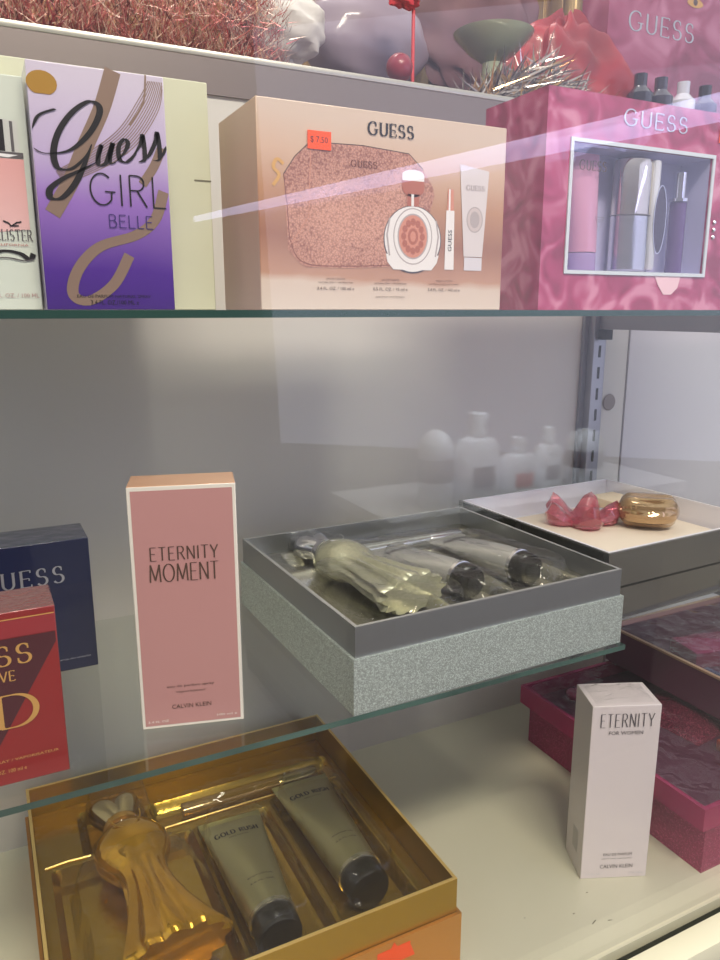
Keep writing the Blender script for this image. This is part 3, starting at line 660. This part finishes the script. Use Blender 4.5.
def heart_bottle(name, label, loc, rz, s, glass, capm, collar_m, group=None, full=0):
    """torso shaped perfume bottle lying on its back along -y, heart cap at +y, flared pleated skirt at the far end"""
    t = thing(name, label, 'perfume bottle', loc, rz, group)
    prof = [(0, .010, .010), (.004, .016, .014), (.012, .0255, .019), (.024, .0300, .021), (.036, .0295, .021), (.047, .0245, .018), (.056, .0195, .0160), (.066, .0172, .0150), (.082, .0180, .0155), (.102, .0225, .0165), (.122, .0295, .018), (.140, .0370, .019), (.145, .0350, .0175)]
    prof = [(a, max(b, min(b + full, .031)) if .04 < a < .12 else b, c) for a, b, c in prof]
    m = MB(); n = 72; rr = []
    P = []
    for k in range(len(prof) - 1):
        for j in range(3):
            f = j / 3; P.append(tuple(prof[k][i] * (1 - f) + prof[k + 1][i] * f for i in range(3)))
    P.append(prof[-1])
    for yv, rx, rz_ in P:
        fl = max(0, min(1, (yv - .052) / .03)); amp = .085 * fl
        ring = []
        for j in range(n):
            a = 2 * PI * j / n; k = 1 + amp * math.cos(12 * a + .7 * math.sin(yv * 40)) + amp * .35 * math.sin(19 * a)
            ring.append((rx * s * k * math.cos(a), -yv * s, .0205 * s + rz_ * s * k * math.sin(a)))
        rr.append(ring)
    m.rings(rr, glass); m.build('body', t)
    m = MB(); m.lathe([(.0105 * s, -.001 * s), (.0155 * s, .0005 * s), (.0160 * s, .004 * s), (.0150 * s, .0075 * s)], collar_m, 'y', (0, 0, .0205 * s), 32, .9); m.build('collar', t)
    m = MB()
    for sg in (-1, 1):
        rr = []
        for k in range(15):
            f = k / 14; yv = .0085 + .033 * f; c = .0022 + .0095 * f; r_ = (.0110 + .0022 * math.sin(f * PI * .8)) * (math.sqrt(max(0, 1 - max(0, (f - .62) / .38) ** 2)) * .96 + .04)
            rr.append([(sg * c * s + r_ * s * math.cos(2 * PI * j / 24), yv * s, .0205 * s + r_ * s * math.sin(2 * PI * j / 24)) for j in range(24)])
        m.rings(rr, capm)
    m.build('heart_cap', t)
    m = MB()
    pl = arc(0, -.018 * s, .0125 * s, .017 * s, 180, 360, 20)
    m.tube([(x, y + .012 * s, (.0205 + .0195) * s + .0004) for x, y in pl], .0007 * s, collar_m); m.build('neckline_ring', t)
    return t
amber = mat('amber_perfume_glass', rgb(214, 160, 30), .09, .75, coat=.6, bump=.10, bscale=60)
goldchrome = mat('pale_gold_chrome_cap', rgb(200, 184, 140), .10, 1)
heart_bottle('perfume_bottle', 'amber torso-shaped perfume bottle with heart cap in the gold box', (GX + .073, .604, Zf + .0345), R(5), 1.04, amber, goldchrome, mat('amber_collar', rgb(206, 160, 70), .1, .6))
sage = mat('sage_satin_tube', rgb(178, 172, 128), .28, .8); black_pl = mat('black_plastic_cap', (.012, .011, .008), .22, coat=.3)
rim = mat('bright_rim', rgb(214, 208, 180), .15, .9)
FL = (0, 0, PI)
squeeze_tube('lotion_tube', 'sage green lotion tube beside the amber bottle in gold box', (GX + .160, .574, Zf + .0365), (0, 0, PI - R(2)), .118, .055, .0182, sage, black_pl, rim, .022, letter='GOLD RUSH', letter_ink=ink, small=('PARIS HILTON', 'BODY LOTION', '3.0 FL. OZ.'), group=None)
squeeze_tube('lotion_tube', 'sage green lotion tube at the right side in gold box', (GX + .237, .596, Zf + .0365), (0, 0, PI - R(1)), .128, .055, .0182, sage, black_pl, rim, .022, letter='GOLD RUSH', letter_ink=ink, small=('PARIS HILTON', 'SHOWER GEL', '3.0 FL. OZ.'))
def rollerball(label, loc, rz, L, r, body, cap):
    t = thing('travel_spray', label, 'perfume spray', loc, rz)
    m = MB(); m.lathe([(r * .8, 0), (r, .001), (r, L * .70), (r * .7, L * .705)], body, 'x', (0, 0, r), 24); m.build('vial', t)
    m = MB(); m.lathe([(r * .98, L * .70), (r * 1.02, L * .705), (r * 1.0, L * .99), (r * .9, L)], cap, 'x', (0, 0, r), 24); m.build('cap', t)
    return t
rollerball('slim gold travel spray lying along the back of the gold box', (GX + .127, .6185, Zf + .0385), 0, .135, .0078, mat('honey_vial', rgb(190, 150, 70), .05, .3, trans=.5, coat=1), mat('pale_gold_cap', rgb(176, 160, 110), .16, .9))
# moulded lip between the spray and the other recesses
for (x0, x1, y0) in ((.008, .044, .187), (.098, .276, .1935)):
    m = MB(); m.tube([(x0, y0, .0486), ((x0 + x1) / 2, y0 + .001, .0490), (x1, y0, .0486)], .0009, gold_edge, 6); m.build('tray_fold', gt)
def blister(t, W, D, base, domes, mm, NX=90, NY=84):
    """clear moulded film that rises over every article in the tray"""
    m = MB(); g = []
    for i in range(NX + 1):
        row = []
        for j in range(NY + 1):
            x = .0032 + (W - .0064) * i / NX; y = .0032 + (D - .0064) * j / NY; z = base
            for (cx, cy, a, b, h, an) in domes:
                ca, sa = math.cos(R(an)), math.sin(R(an)); u = ((x - cx) * ca + (y - cy) * sa) / a; v = (-(x - cx) * sa + (y - cy) * ca) / b
                q = (abs(u) ** 4 + abs(v) ** 4)
                if q < 1: z = max(z, base + h * min(1, (1 - q) * 3))
            row.append((x, y, z + .0006 * math.sin(i * .55 + j * .23) * (1 if 0 < i < NX and 0 < j < NY else 0)))
        g.append(row)
    m.rings(g, mm, cap=False, closed=False); return m.build('clear_blister', t, recalc=False)
blister(gt, .289, .268, .0515, ((.075, .085, .050, .082, .0235, 4), (.073, .215, .028, .034, .0235, 0), (.160, .100, .031, .078, .0225, 0), (.237, .115, .031, .083, .0225, 0), (.195, .218, .078, .013, .0060, 0)), sheet_glass('blister_film', (.985, .98, .96), 1.42, .04, .35, 45))

# silver gift set on the lower shelf
steel = mat('grey_metal_foil', rgb(146, 148, 150), .28, .7)
holo = glitter('holographic_silver', rgb(168, 178, 174), rgb(226, 238, 232), 1900, .3, .45, .5)
sil_in = mat('silver_foil_tray', rgb(176, 174, 156), .2, .85, bump=.3, bscale=24); sil_edge = mat('bright_silver_edge', rgb(206, 208, 206), .25, .7)
a_sv = math.degrees(math.atan2(.008, .244))
sv = gift_tray('gift_set_box', 'open silver gift box with glittering base on the lower glass shelf', (.2045, .4125, Zs), R(1.2), .243, .222, .0632, .0225, (holo, steel, sil_in, sil_edge), 0, flange=.0022)
spec2 = {'z': .046, 'pits': [(.012, .100, .012, .160, .014, .006), (.104, .165, .012, .160, .011, .006), (.170, .232, .012, .160, .011, .006), (.070, .232, .170, .205, .008, .005), (.030, .075, .165, .212, .012, .006)]}
tray_mesh(sv, .243, .222, spec2, sil_in)
ice = mat('frosted_glitter_glass', rgb(186, 186, 158), .2, .5, coat=.8, noise=.15, nscale=400, bump=.12, bscale=260)
heart_bottle('perfume_bottle', 'frosted glitter torso-shaped perfume bottle in the silver box', (.2680, .598, Zs + .0325), R(9), .86, ice, chrome, chrome, full=.005)
siltube = mat('silver_tube', rgb(186, 186, 182), .26, .5)
blister(sv, .243, .222, .0475, ((.070, .080, .042, .070, .0145, 8), (.062, .190, .026, .026, .0145, 0), (.135, .095, .026, .066, .0145, 10), (.200, .098, .026, .066, .0145, 8), (.150, .188, .070, .011, .0070, 0)), sheet_glass('blister_film_clear', (.98, .98, .98), 1.42, .04, .4, 45))
squeeze_tube('lotion_tube', 'silver lotion tube with black cap beside the frosted bottle', (.3220, .581, Zs + .0355), (0, 0, PI + R(11)), .092, .046, .0145, siltube, black_pl, chrome, .017, letter='SILVER RUSH', letter_ink=ink_grey)
squeeze_tube('lotion_tube', 'silver lotion tube with black cap at right in silver box', (.3900, .585, Zs + .0355), (0, 0, PI + R(8)), .092, .046, .0145, siltube, black_pl, chrome, .017, letter='SILVER RUSH', letter_ink=ink_grey)
rollerball('slim silver travel spray lying along the back of silver box', (.292, .599, Zs + .0385), R(2), .125, .0068, mat('clear_vial', rgb(200, 204, 200), .05, .5, trans=.4, coat=1), silver_soft)

# white lined mirrored box at right on the lower shelf
wl = mat('white_lining', rgb(226, 224, 232), .5); mirr = mat('mirrored_silver_card', rgb(156, 156, 150), .14, .9, bump=.05, bscale=14)
WXB, WYB, WW, WD, WH = .466, .450, .226, .214, .0632
wbx = thing('gift_set_box', 'mirrored silver gift box with white lining at the right of lower shelf', 'gift box', (WXB, WYB, Zs), R(2.5))
m = MB(); th = .0025
for a in ((0, WW, 0, th), (0, WW, WD - th, WD), (0, th, th, WD - th), (WW - th, WW, th, WD - th)): m.box(*a, 0, .0290, mirr)
m.box(th, WW - th, th, WD - th, 0, .0012, mirr); m.build('base', wbx)
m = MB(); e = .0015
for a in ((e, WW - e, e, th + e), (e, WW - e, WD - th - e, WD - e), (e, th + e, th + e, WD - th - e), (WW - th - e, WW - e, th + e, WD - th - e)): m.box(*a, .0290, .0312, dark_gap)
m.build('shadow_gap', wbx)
m = MB()
for a in ((0, WW, 0, th), (0, WW, WD - th, WD), (0, th, th, WD - th), (WW - th, WW, th, WD - th)): m.box(*a, .0312, WH, mirr)
m.build('collar', wbx)
m = MB(); b0 = th; b1 = .0048
for a in ((b0, WW - b0, b0, b1), (b0, WW - b0, WD - b1, WD - b0), (b0, b1, b1, WD - b1), (WW - b1, WW - b0, b1, WD - b1)): m.box(*a, .0330, WH + .0003, wl)
m.box(b1, WW - b1, b1, WD - b1, .0330, .0345, wl); m.build('lining', wbx)
m = MB()
for y0, y1 in ((.006, .112), (.120, .206)): m.box(-.0004, 0, y0, y1, WH - .0095, WH - .0008, dark_gap)
m.build('dark_strip', wbx)
m = MB()
m.box(.050, .216, .018, .192, .0346, .0400, mat('ivory_platform', rgb(228, 216, 200), .45), .001); m.build('platform', wbx)
# perfume bottle with pink crystal flower cap
PBz = Zs + .0402
bt = thing('perfume_bottle', 'round golden perfume bottle with pink crystal flower cap in white box', 'perfume bottle', (.592, .582, PBz), R(-42))
def crystal(mb, mm, R0, c, petals=5):
    rr = []; n = 30
    for k, (f, h) in enumerate(((.30, .30), (.62, .25), (.92, .32), (1.0, .52), (.86, .74), (.62, .62), (.35, .48), (.12, .40))):
        ring = []
        for j in range(n):
            a = 2 * PI * j / n; w_ = abs(math.cos(petals * a / 2)); r_ = R0 * f * (.72 + .42 * w_)
            ring.append((c[0] + r_ * math.cos(a), c[1] + r_ * math.sin(a), c[2] + R0 * (h - .25) * (.30 + 1.15 * w_ ** 2 * (1 if h > .5 else .3)) * .95))
        rr.append(ring)
    mb.rings(rr, mm, smooth=False)
m = MB(); crystal(m, mat('pink_crystal', rgb(226, 120, 140), .05, 0, trans=.7, ior=1.5, coat=1), .038, (-.026, 0, .0012)); m.build('flower_cap', bt)
m = MB(); m.lathe([(.0065, .0), (.0072, .001), (.0072, .011), (.006, .012)], chrome, 'x', (0, 0, .0125), 20); m.build('collar', bt)
m = MB(); rr = []
for k in range(15):
    f = k / 14; xx = .012 + .062 * f; r_ = .0245 * math.sqrt(max(.02, 1 - (2 * f - 1) ** 2 * .97)) * (1.0 if f < .8 else 1)
    rr.append([(xx, r_ * 1.1 * math.cos(2 * PI * j / 48) * (1 + .04 * math.cos(12 * 2 * PI * j / 48)), .0185 + min(r_, .0180) * math.sin(2 * PI * j / 48) * (1 + .05 * math.cos(12 * 2 * PI * j / 48)) * .95) for j in range(48)])
m.rings(rr, mat('golden_ribbed_glass', rgb(190, 156, 112), .08, .55, trans=.3, coat=1)); m.build('body', bt)
cr = carton('tube_box', 'cream flat carton lying at the back right inside the white box', 'box', (.637, .560, PBz), 3, .040, .090, .012, (mat('ivory_card', rgb(232, 214, 186), .4),) * 3)
t = rollerball('grey travel spray lying behind the golden round bottle', (.598, .607, PBz), R(-24), .034, .0055, silver_soft, silver_soft)

# ------------------------------------------------------------------ magenta gift boxes on the floor
mag = mat('magenta_foil', rgb(176, 48, 100), .26, .55, bump=.12, bscale=26); mag_g = glitter('magenta_glitter', rgb(150, 36, 84), rgb(226, 96, 146), 1500, .3, .5, .8)
mag_in = mat('plum_lining', rgb(92, 42, 68), .4, .2); tan = mat('tan_edge', rgb(176, 144, 116), .4, .2)
MX, MY = .541, .384
ma = thing('gift_set_box', 'magenta foil gift box on the cabinet floor behind the white carton', 'gift box', (MX, MY, Zf), R(0))
MW, MD = .30, .243
def hollow(mb, x0, x1, y0, y1, z0, z1, mm, th=.003, bottom=True):
    for a in ((x0, x1, y0, y0 + th), (x0, x1, y1 - th, y1), (x0, x0 + th, y0 + th, y1 - th), (x1 - th, x1, y0 + th, y1 - th)): mb.box(*a, z0, z1, mm)
    if bottom: mb.box(x0 + th, x1 - th, y0 + th, y1 - th, z0, z0 + .0015, mm)
m = MB(); hollow(m, 0, MW, 0, MD, 0, .0480, mag_g); m.build('base', ma)
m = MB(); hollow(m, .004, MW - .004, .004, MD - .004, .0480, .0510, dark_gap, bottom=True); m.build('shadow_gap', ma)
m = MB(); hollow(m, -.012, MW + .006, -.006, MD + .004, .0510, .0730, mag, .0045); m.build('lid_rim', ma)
m = MB(); m.box(-.007, MW + .001, -.001, MD - .001, .0530, .0550, mag_in); m.build('lining', ma)
m = MB(); g = []
for i in range(41):
    g.append([(-.0072 + (MW + .008) * i / 40, -.001 + (MD) * j / 36, .0722 + (0 if i in (0, 40) or j in (0, 36) else .0016 * math.sin(i * .9 + j * .35) + .0012 * math.sin(j * 1.3 - i * .4))) for j in range(37)])
m.rings(g, sheet_glass('crumpled_clear_film', (.95, .92, .95), 1.45, .05, .8, 35), cap=False, closed=False); o = m.build('clear_cover', ma, recalc=False)
# things inside it
pt = thing('perfume_bottle', 'small magenta bottle with round glossy cap inside magenta box', 'perfume bottle', (.588, .588, Zf + .0552), R(0))
pt.scale = (1.1, 1.1, 1.06)
pg_ = mat('magenta_glossy', rgb(168, 44, 96), .08, .5, coat=1)
m = MB()
for sg in (-1, 1): m.ball((sg * .006, .010, .0078), .0085, .010, .0078, pg_)
m.build('heart_cap', pt); m = MB(); m.lathe([(.006, -.004), (.0065, .003)], chrome, 'y', (0, 0, .0072), 20); m.build('collar', pt)
m = MB(); m.ball((0, -.030, .0078), .019, .026, .0077, mat('dusky_glass', rgb(92, 62, 82), .1, .3, coat=1)); m.build('body', pt)
m = MB(); g = []
for i in range(17):
    g.append([(.075 * i / 16, .095 * j / 16, .0004 + .0115 * (math.sin(PI * min(1, max(0, i / 16))) ** .5) * (math.sin(PI * j / 16) ** .5)) for j in range(17)])
m.rings(g, glitter('plum_glitter_fabric', rgb(110, 30, 58), rgb(214, 90, 120), 1500, .35, .5, .7), cap=False, closed=False)
m.box(.001, .074, .001, .094, 0, .0006, m.mats[0]); o = m.build('glitter_pouch'); o.location = (.632, .468, Zf + .0552); o.rotation_euler.z = R(6); tag(o, 'dark pink glitter pouch lying in the magenta box', 'pouch')
m = MB(); m.box(0, .06, 0, .045, 0, .012, mat('terracotta_card', rgb(176, 84, 60), .45), .002); o = m.build('soap_bar'); o.location = (.640, .412, Zf + .0552); o.rotation_euler.z = R(-4); tag(o, 'terracotta orange flat block lying at the front of magenta box', 'soap')

# upper clear-lidded magenta box
mb2 = thing('gift_set_box', 'magenta gift box with tan rim and clear lid stacked at far right', 'gift box', (.668, .440, Zf + .0745), R(1))
m = MB(); hollow(m, 0, .22, 0, .195, 0, .0435, mag_in, .003); m.build('base', mb2)
m = MB(); hollow(m, -.001, .221, -.001, .196, .0436, .0460, tan, .004, bottom=False); m.build('rim', mb2)
m = MB(); g = []
for i in range(31):
    g.append([(.003 + .214 * i / 30, .003 + .189 * j / 30, .0440 + (0 if i in (0, 30) or j in (0, 30) else .0012 * math.sin(i * 1.1 + j * .5) + .0010 * math.sin(j * 1.7 - i * .6))) for j in range(31)])
m.rings(g, sheet_glass('clear_lid_film', (.86, .86, .95), 1.6, .03, .8, 40), cap=False, closed=False); m.build('clear_lid', mb2, recalc=False)
m = MB(); m.box(.0, .10, .0, .05, 0, .022, mag, .003); o = m.build('perfume_box'); o.location = (.735, .560, Zf + .0762); o.rotation_euler.z = R(-12); tag(o, 'shiny magenta carton inside the clear-lidded box at far right', 'carton')
m = MB(); m.lathe([(.012, 0), (.015, .002), (.015, .05), (.008, .056), (.008, .07)], mat('dark_blue_glass', rgb(54, 54, 96), .06, .4, coat=1), 'y', (0, 0, .0152), 24); o = m.build('perfume_bottle'); o.location = (.700, .470, Zf + .0762); tag(o, 'dark bluish bottle lying under the clear lid at far right', 'perfume bottle')

# small scuffs on the cream floor are wear on the paint
m = MB(); sc = mat('scuff', rgb(96, 92, 74), .6)
for (x, y, l_, a) in ((.414, .3855, .006, 20), (.4275, .381, .004, -20), (.405, .400, .002, 0), (.432, .413, .0015, 0), (.365, .415, .0012, 0)):
    c, s_ = math.cos(R(a)), math.sin(R(a)); q = [(-l_ / 2, -.0004), (l_ / 2, -.0004), (l_ / 2, .0004), (-l_ / 2, .0004)]
    f = m.bm.faces.new([m.bm.verts.new((x + c * u - s_ * v, y + s_ * u + c * v, Zf + .0002)) for u, v in q]); f.material_index = m.mi(sc)
tag(m.build('trim_5', recalc=False), kind='structure')

# ------------------------------------------------------------------ on the ledge behind the wall
LZ = .2122
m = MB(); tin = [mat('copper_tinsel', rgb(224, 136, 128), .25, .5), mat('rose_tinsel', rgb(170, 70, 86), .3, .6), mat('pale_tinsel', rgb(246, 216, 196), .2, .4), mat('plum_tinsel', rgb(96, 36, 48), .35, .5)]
for k in range(15000):
    x = random.uniform(-.12, .298); y = random.uniform(.735, .80); z = LZ + random.uniform(0.0005, .085) * (1 if random.random() < .8 else .3)
    d = Vector((random.gauss(0, .6), random.gauss(-.3, .5), abs(random.gauss(.9, .5)))).normalized(); L = random.uniform(.012, .03)
    if x > .26: L *= (.36 - x) / .1
    s_ = d.orthogonal().normalized() * random.uniform(.0003, .0008); p = Vector((x, y, z)); q = p + d * L
    q.y = max(q.y, .724)
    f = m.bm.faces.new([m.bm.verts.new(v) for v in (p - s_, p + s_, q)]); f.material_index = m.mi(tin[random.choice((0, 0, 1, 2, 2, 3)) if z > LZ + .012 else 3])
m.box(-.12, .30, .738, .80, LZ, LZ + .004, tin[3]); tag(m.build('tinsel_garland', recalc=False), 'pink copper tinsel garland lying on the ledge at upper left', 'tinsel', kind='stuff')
# white crumpled flower ornament, grey translucent bowl, red ball
def lumpy(mb, c, rx, ry, rz, mm, amp, seed, n=36, k=22, fr=3.0, floor=None):
    rnd = random.Random(seed); ph = [rnd.uniform(0, 6) for _ in range(6)]; rr = []
    for j in range(1, k):
        th = PI * j / k; ring = []
        for i in range(n):
            a = 2 * PI * i / n; q = 1 + amp * (math.sin(fr * a + ph[0] + 2 * th) * math.sin(2 * th + ph[1]) + .6 * math.sin(2 * fr * a + ph[2]) * math.sin(5 * th + ph[3]) + .4 * math.sin(11 * th + ph[4] + 3 * a))
            z = c[2] - rz * q * math.cos(th)
            if floor is not None: z = max(z, floor + .0003)
            ring.append((c[0] + rx * q * math.sin(th) * math.cos(a), c[1] + ry * q * math.sin(th) * math.sin(a), z))
        rr.append(ring)
    mb.rings(rr, mm)
m = MB(); lumpy(m, (.338, .845, .300), .040, .035, .034, mat('white_plush', rgb(212, 208, 204), .8), .10, 4)
m.tube([(.338, .845, .268), (.338, .845, LZ + .001)], .006, m.mats[0])
m.lathe([(.02, LZ), (.02, LZ + .004)], m.mats[0], 'z', (.338, .845, 0), 20)
tag(m.build('fabric_flower'), 'white puffy fabric flower on the ledge beside the tinsel', 'flower')
m = MB(); lumpy(m, (.460, .90, .320), .082, .050, .058, mat('grey_lilac_plush', rgb(150, 136, 152), .45, coat=.5), .05, 9)
m.lathe([(.03, LZ), (.03, LZ + .055)], m.mats[0], 'z', (.460, .90, 0), 24); tag(m.build('plush_toy'), 'large grey lilac rounded plush shape on the ledge', 'plush toy')
m = MB(); m.ball((.450, .795, .262), .015, .015, .015, mat('red_ball', rgb(140, 34, 56), .35, coat=.5)); m.tube([(.450, .795, LZ + .0005), (.450, .795, .25)], .003, m.mats[0]); tag(m.build('bauble'), 'small dark red round bauble below the lilac plush shape', 'ornament')
m = MB(); lumpy(m, (.455, .795, .335), .020, .012, .012, mat('red_bow', rgb(210, 50, 60), .4), .2, 3); m.tube([(.47, .80, LZ + .0005), (.47, .80, .33)], .002, m.mats[0]); tag(m.build('ribbon_bow'), 'bright red ribbon bow above the lilac plush shape', 'bow')
m = MB(); lumpy(m, (.285, .845, .290), .020, .018, .026, mat('dark_leaf', rgb(92, 80, 88), .5), .2, 12); m.tube([(.285, .845, LZ + .0005), (.285, .845, .28)], .004, m.mats[0]); tag(m.build('foliage_pick'), 'dark plum foliage pick between tinsel and white flower', 'foliage')
m = MB(); lumpy(m, (.700, 1.015, .410), .115, .026, .095, mat('mauve_drape', rgb(128, 92, 100), .5, coat=.3, noise=.3, nscale=18), .10, 17, 60, 40, 4)
m.lathe([(.02, LZ), (.02, .33)], m.mats[0], 'z', (.700, 1.02, 0), 24); tag(m.build('fabric_drape'), 'mauve fabric draped over a stand behind the glass dish', 'fabric')
# crumpled clear wrap, red cloth, green glass dish
m = MB(); sh = [mat('smoky_cellophane', rgb(84, 72, 74), .15, .5, coat=1), mat('clear_cellophane', rgb(176, 166, 160), .12, .6, coat=1), mat('amber_cellophane', rgb(176, 136, 84), .15, .6, coat=1)]
rnd = random.Random(5)
for k in range(1500):
    x = rnd.uniform(.53, .71); y = rnd.uniform(.76, .83); z = LZ + rnd.uniform(.0005, .075) * (1 - abs(x - .63) / .14)
    d = Vector((rnd.gauss(.7, .7), rnd.gauss(-.1, .3), rnd.gauss(.35, .35))).normalized(); L = rnd.uniform(.02, .05)
    q = Vector((x, y, z)) + d * L; q.z = max(q.z, LZ + .0005); q.y = max(q.y, .73); w_ = Vector((-d.z, .3, d.x)).normalized() * rnd.uniform(.0008, .002)
    f = m.bm.faces.new([m.bm.verts.new(v) for v in (Vector((x, y, z)) - w_, Vector((x, y, z)) + w_, q + w_ * .3)]); f.material_index = m.mi(sh[rnd.choice((0, 0, 1, 1, 2))])
tag(m.build('shredded_cellophane', recalc=False), 'shredded clear and smoky cellophane on the ledge behind the pink box', 'packing shred', kind='stuff')
m = MB(); lumpy(m, (.780, .905, .290), .112, .045, .10, mat('red_satin', rgb(168, 40, 48), .4, coat=.3, noise=.4, nscale=14), .13, 21, 60, 40, 5, floor=LZ); tag(m.build('red_cloth'), 'red satin cloth heaped on the ledge at upper right', 'cloth')
m = MB(); m.lathe([(.012, .0), (.030, .012), (.048, .03), (.050, .034), (.046, .032), (.028, .014)], mat('green_grey_glass', rgb(160, 168, 140), .12, .1, coat=1), 'z', (.612, .845, .300), 36)
m.lathe([(.030, LZ), (.016, LZ + .02), (.013, .300)], m.mats[0], 'z', (.612, .845, 0), 24); tag(m.build('glass_dish'), 'green grey footed glass dish left of the red cloth', 'dish')
# second pink boxed set behind, dark bottles
pb2 = thing('gift_set_box', 'large pink gift box standing on the ledge at top right', 'gift box', (.93, .985, LZ)); m = MB(); m.box(0, .50, 0, .06, 0, .36, swirl('dusky_rose_print', rgb(130, 44, 76), rgb(160, 70, 104), rgb(190, 118, 148), 12)); m.build('carton', pb2)
lettering(pb2, 'GUESS', .043, .222, .190, .250, silver_ink, .0015, .004, serif=.002, gap=.2)
m = MB()
m.poly(arc(.187, .284, .02, .009, 200, 340, 10) + arc(.187, .278, .02, .011, 20, 160, 10), -.0008, gold_ink); disc(.187, .283, .005, .005, ink_brown, -.001, 16); m.build('gold_eye_mark', pb2, recalc=False)
for i, (x, c_, lab) in enumerate(((.865, rgb(44, 40, 56), 'black'), (.905, rgb(60, 54, 72), 'charcoal'), (.950, rgb(206, 206, 222), 'white'), (.995, rgb(40, 34, 48), 'inky'))):
    m = MB(); m.lathe([(.016, 0), (.018, .002), (.018, .082), (.009, .092), (.009, .108)], mat(lab + '_bottle', c_, .15, .1, coat=1), 'z', n=24)
    o = m.build('perfume_bottle'); o.location = (x, .845, LZ)
    tag(o, ['black bottle nearest the red cloth on the ledge', 'charcoal bottle between black and white ones on the ledge', 'white bottle in the row on the ledge at upper right', 'inky dark bottle right of the white one on ledge'][i], 'perfume bottle')

# ------------------------------------------------------------------ the shop behind the photographer, mirrored faintly in the pane
cw = mat('white_counter', rgb(200, 198, 196), .5)
m = MB(); m.box(.80, 1.75, -1.05, -.72, -.50, -.47, cw); m.box(.83, 1.72, -1.02, -.75, -1.3, -.50, mat('counter_body', rgb(150, 146, 146), .6)); tag(m.build('shop_counter'), 'white counter with toiletry bottles behind the photographer', 'counter')
bw = mat('white_bottle_plastic', rgb(236, 240, 246), .35, coat=.4); band_m = mat('grey_label', rgb(110, 112, 124), .5); redlab = mat('red_label', rgb(206, 90, 84), .5)
def shampoo(label, x, y, r, h, kind):
    t = thing('lotion_bottle', label, 'bottle', (x, y, -.47), group='toiletry bottles on the counter'); m = MB()
    if kind == 'dome':
        m.lathe([(r, 0), (r * 1.02, .004), (r * 1.02, h * .66)], bw, 'z', n=28); m.build('body', t)
        m = MB(); m.lathe([(r * 1.03, h * .66)] + [(r * 1.03 * math.cos(R(a)), h * .70 + h * .28 * math.sin(R(a))) for a in range(0, 86, 8)], bw, 'z', n=28); m.build('cap', t)
        m = MB(); m.lathe([(r * 1.025, h * .34), (r * 1.035, h * .345), (r * 1.035, h * .62), (r * 1.025, h * .625)], band_m, 'z', n=28); m.build('label_band', t)
    else:
        m.lathe([(r, 0), (r * 1.02, .004), (r * 1.02, h * .60), (r * .8, h * .70), (r * .32, h * .745)], bw, 'z', n=28, sq=.6); m.build('body', t)
        m = MB(); m.lathe([(r * .34, h * .745), (r * .36, h * .75), (r * .36, h * .99), (r * .3, h)], bw, 'z', n=20); m.build('cap', t)
        m = MB(); m.lathe([(r * .5, h * .2), (r * .5, h * .42)], redlab if kind == 'red' else band_m, 'z', (0, -.0, 0), n=20, sq=.2)
        for v in m.bm.verts: v.co.y += r * .56
        m.build('label_band', t)
shampoo('white dome-capped bottle on the counter', .965, -.80, .042, .195, 'dome')
shampoo('tall white square-shouldered bottle on the counter', 1.085, -.80, .065, .225, 'plain')
shampoo('white bottle with red label on the counter', 1.215, -.80, .055, .155, 'red')
shampoo('small white bottle beside the red-labelled one', 1.330, -.82, .045, .17, 'plain')
shampoo('white bottle at the end of the counter', 1.46, -.82, .050, .16, 'dome')
m = MB(); tl = mat('streak_rod_glow', (.60, .62, 1.0), .4, emit=4.6)
m.tube([(.5800, -1.456, .2466), (.799, .152, .225)], [.008, .016], tl, 12)
o = m.build('added_streak_rod'); tag(o, 'slanting glowing rod added behind the viewer, mirrored as a pale streak', 'light')  # unseen emitter, added and angled so its mirror image draws the streak

# ------------------------------------------------------------------ lift everything so that the shop floor is at height 0
for o in list(C.objects):
    if o.parent is None: o.location.z += 1.3
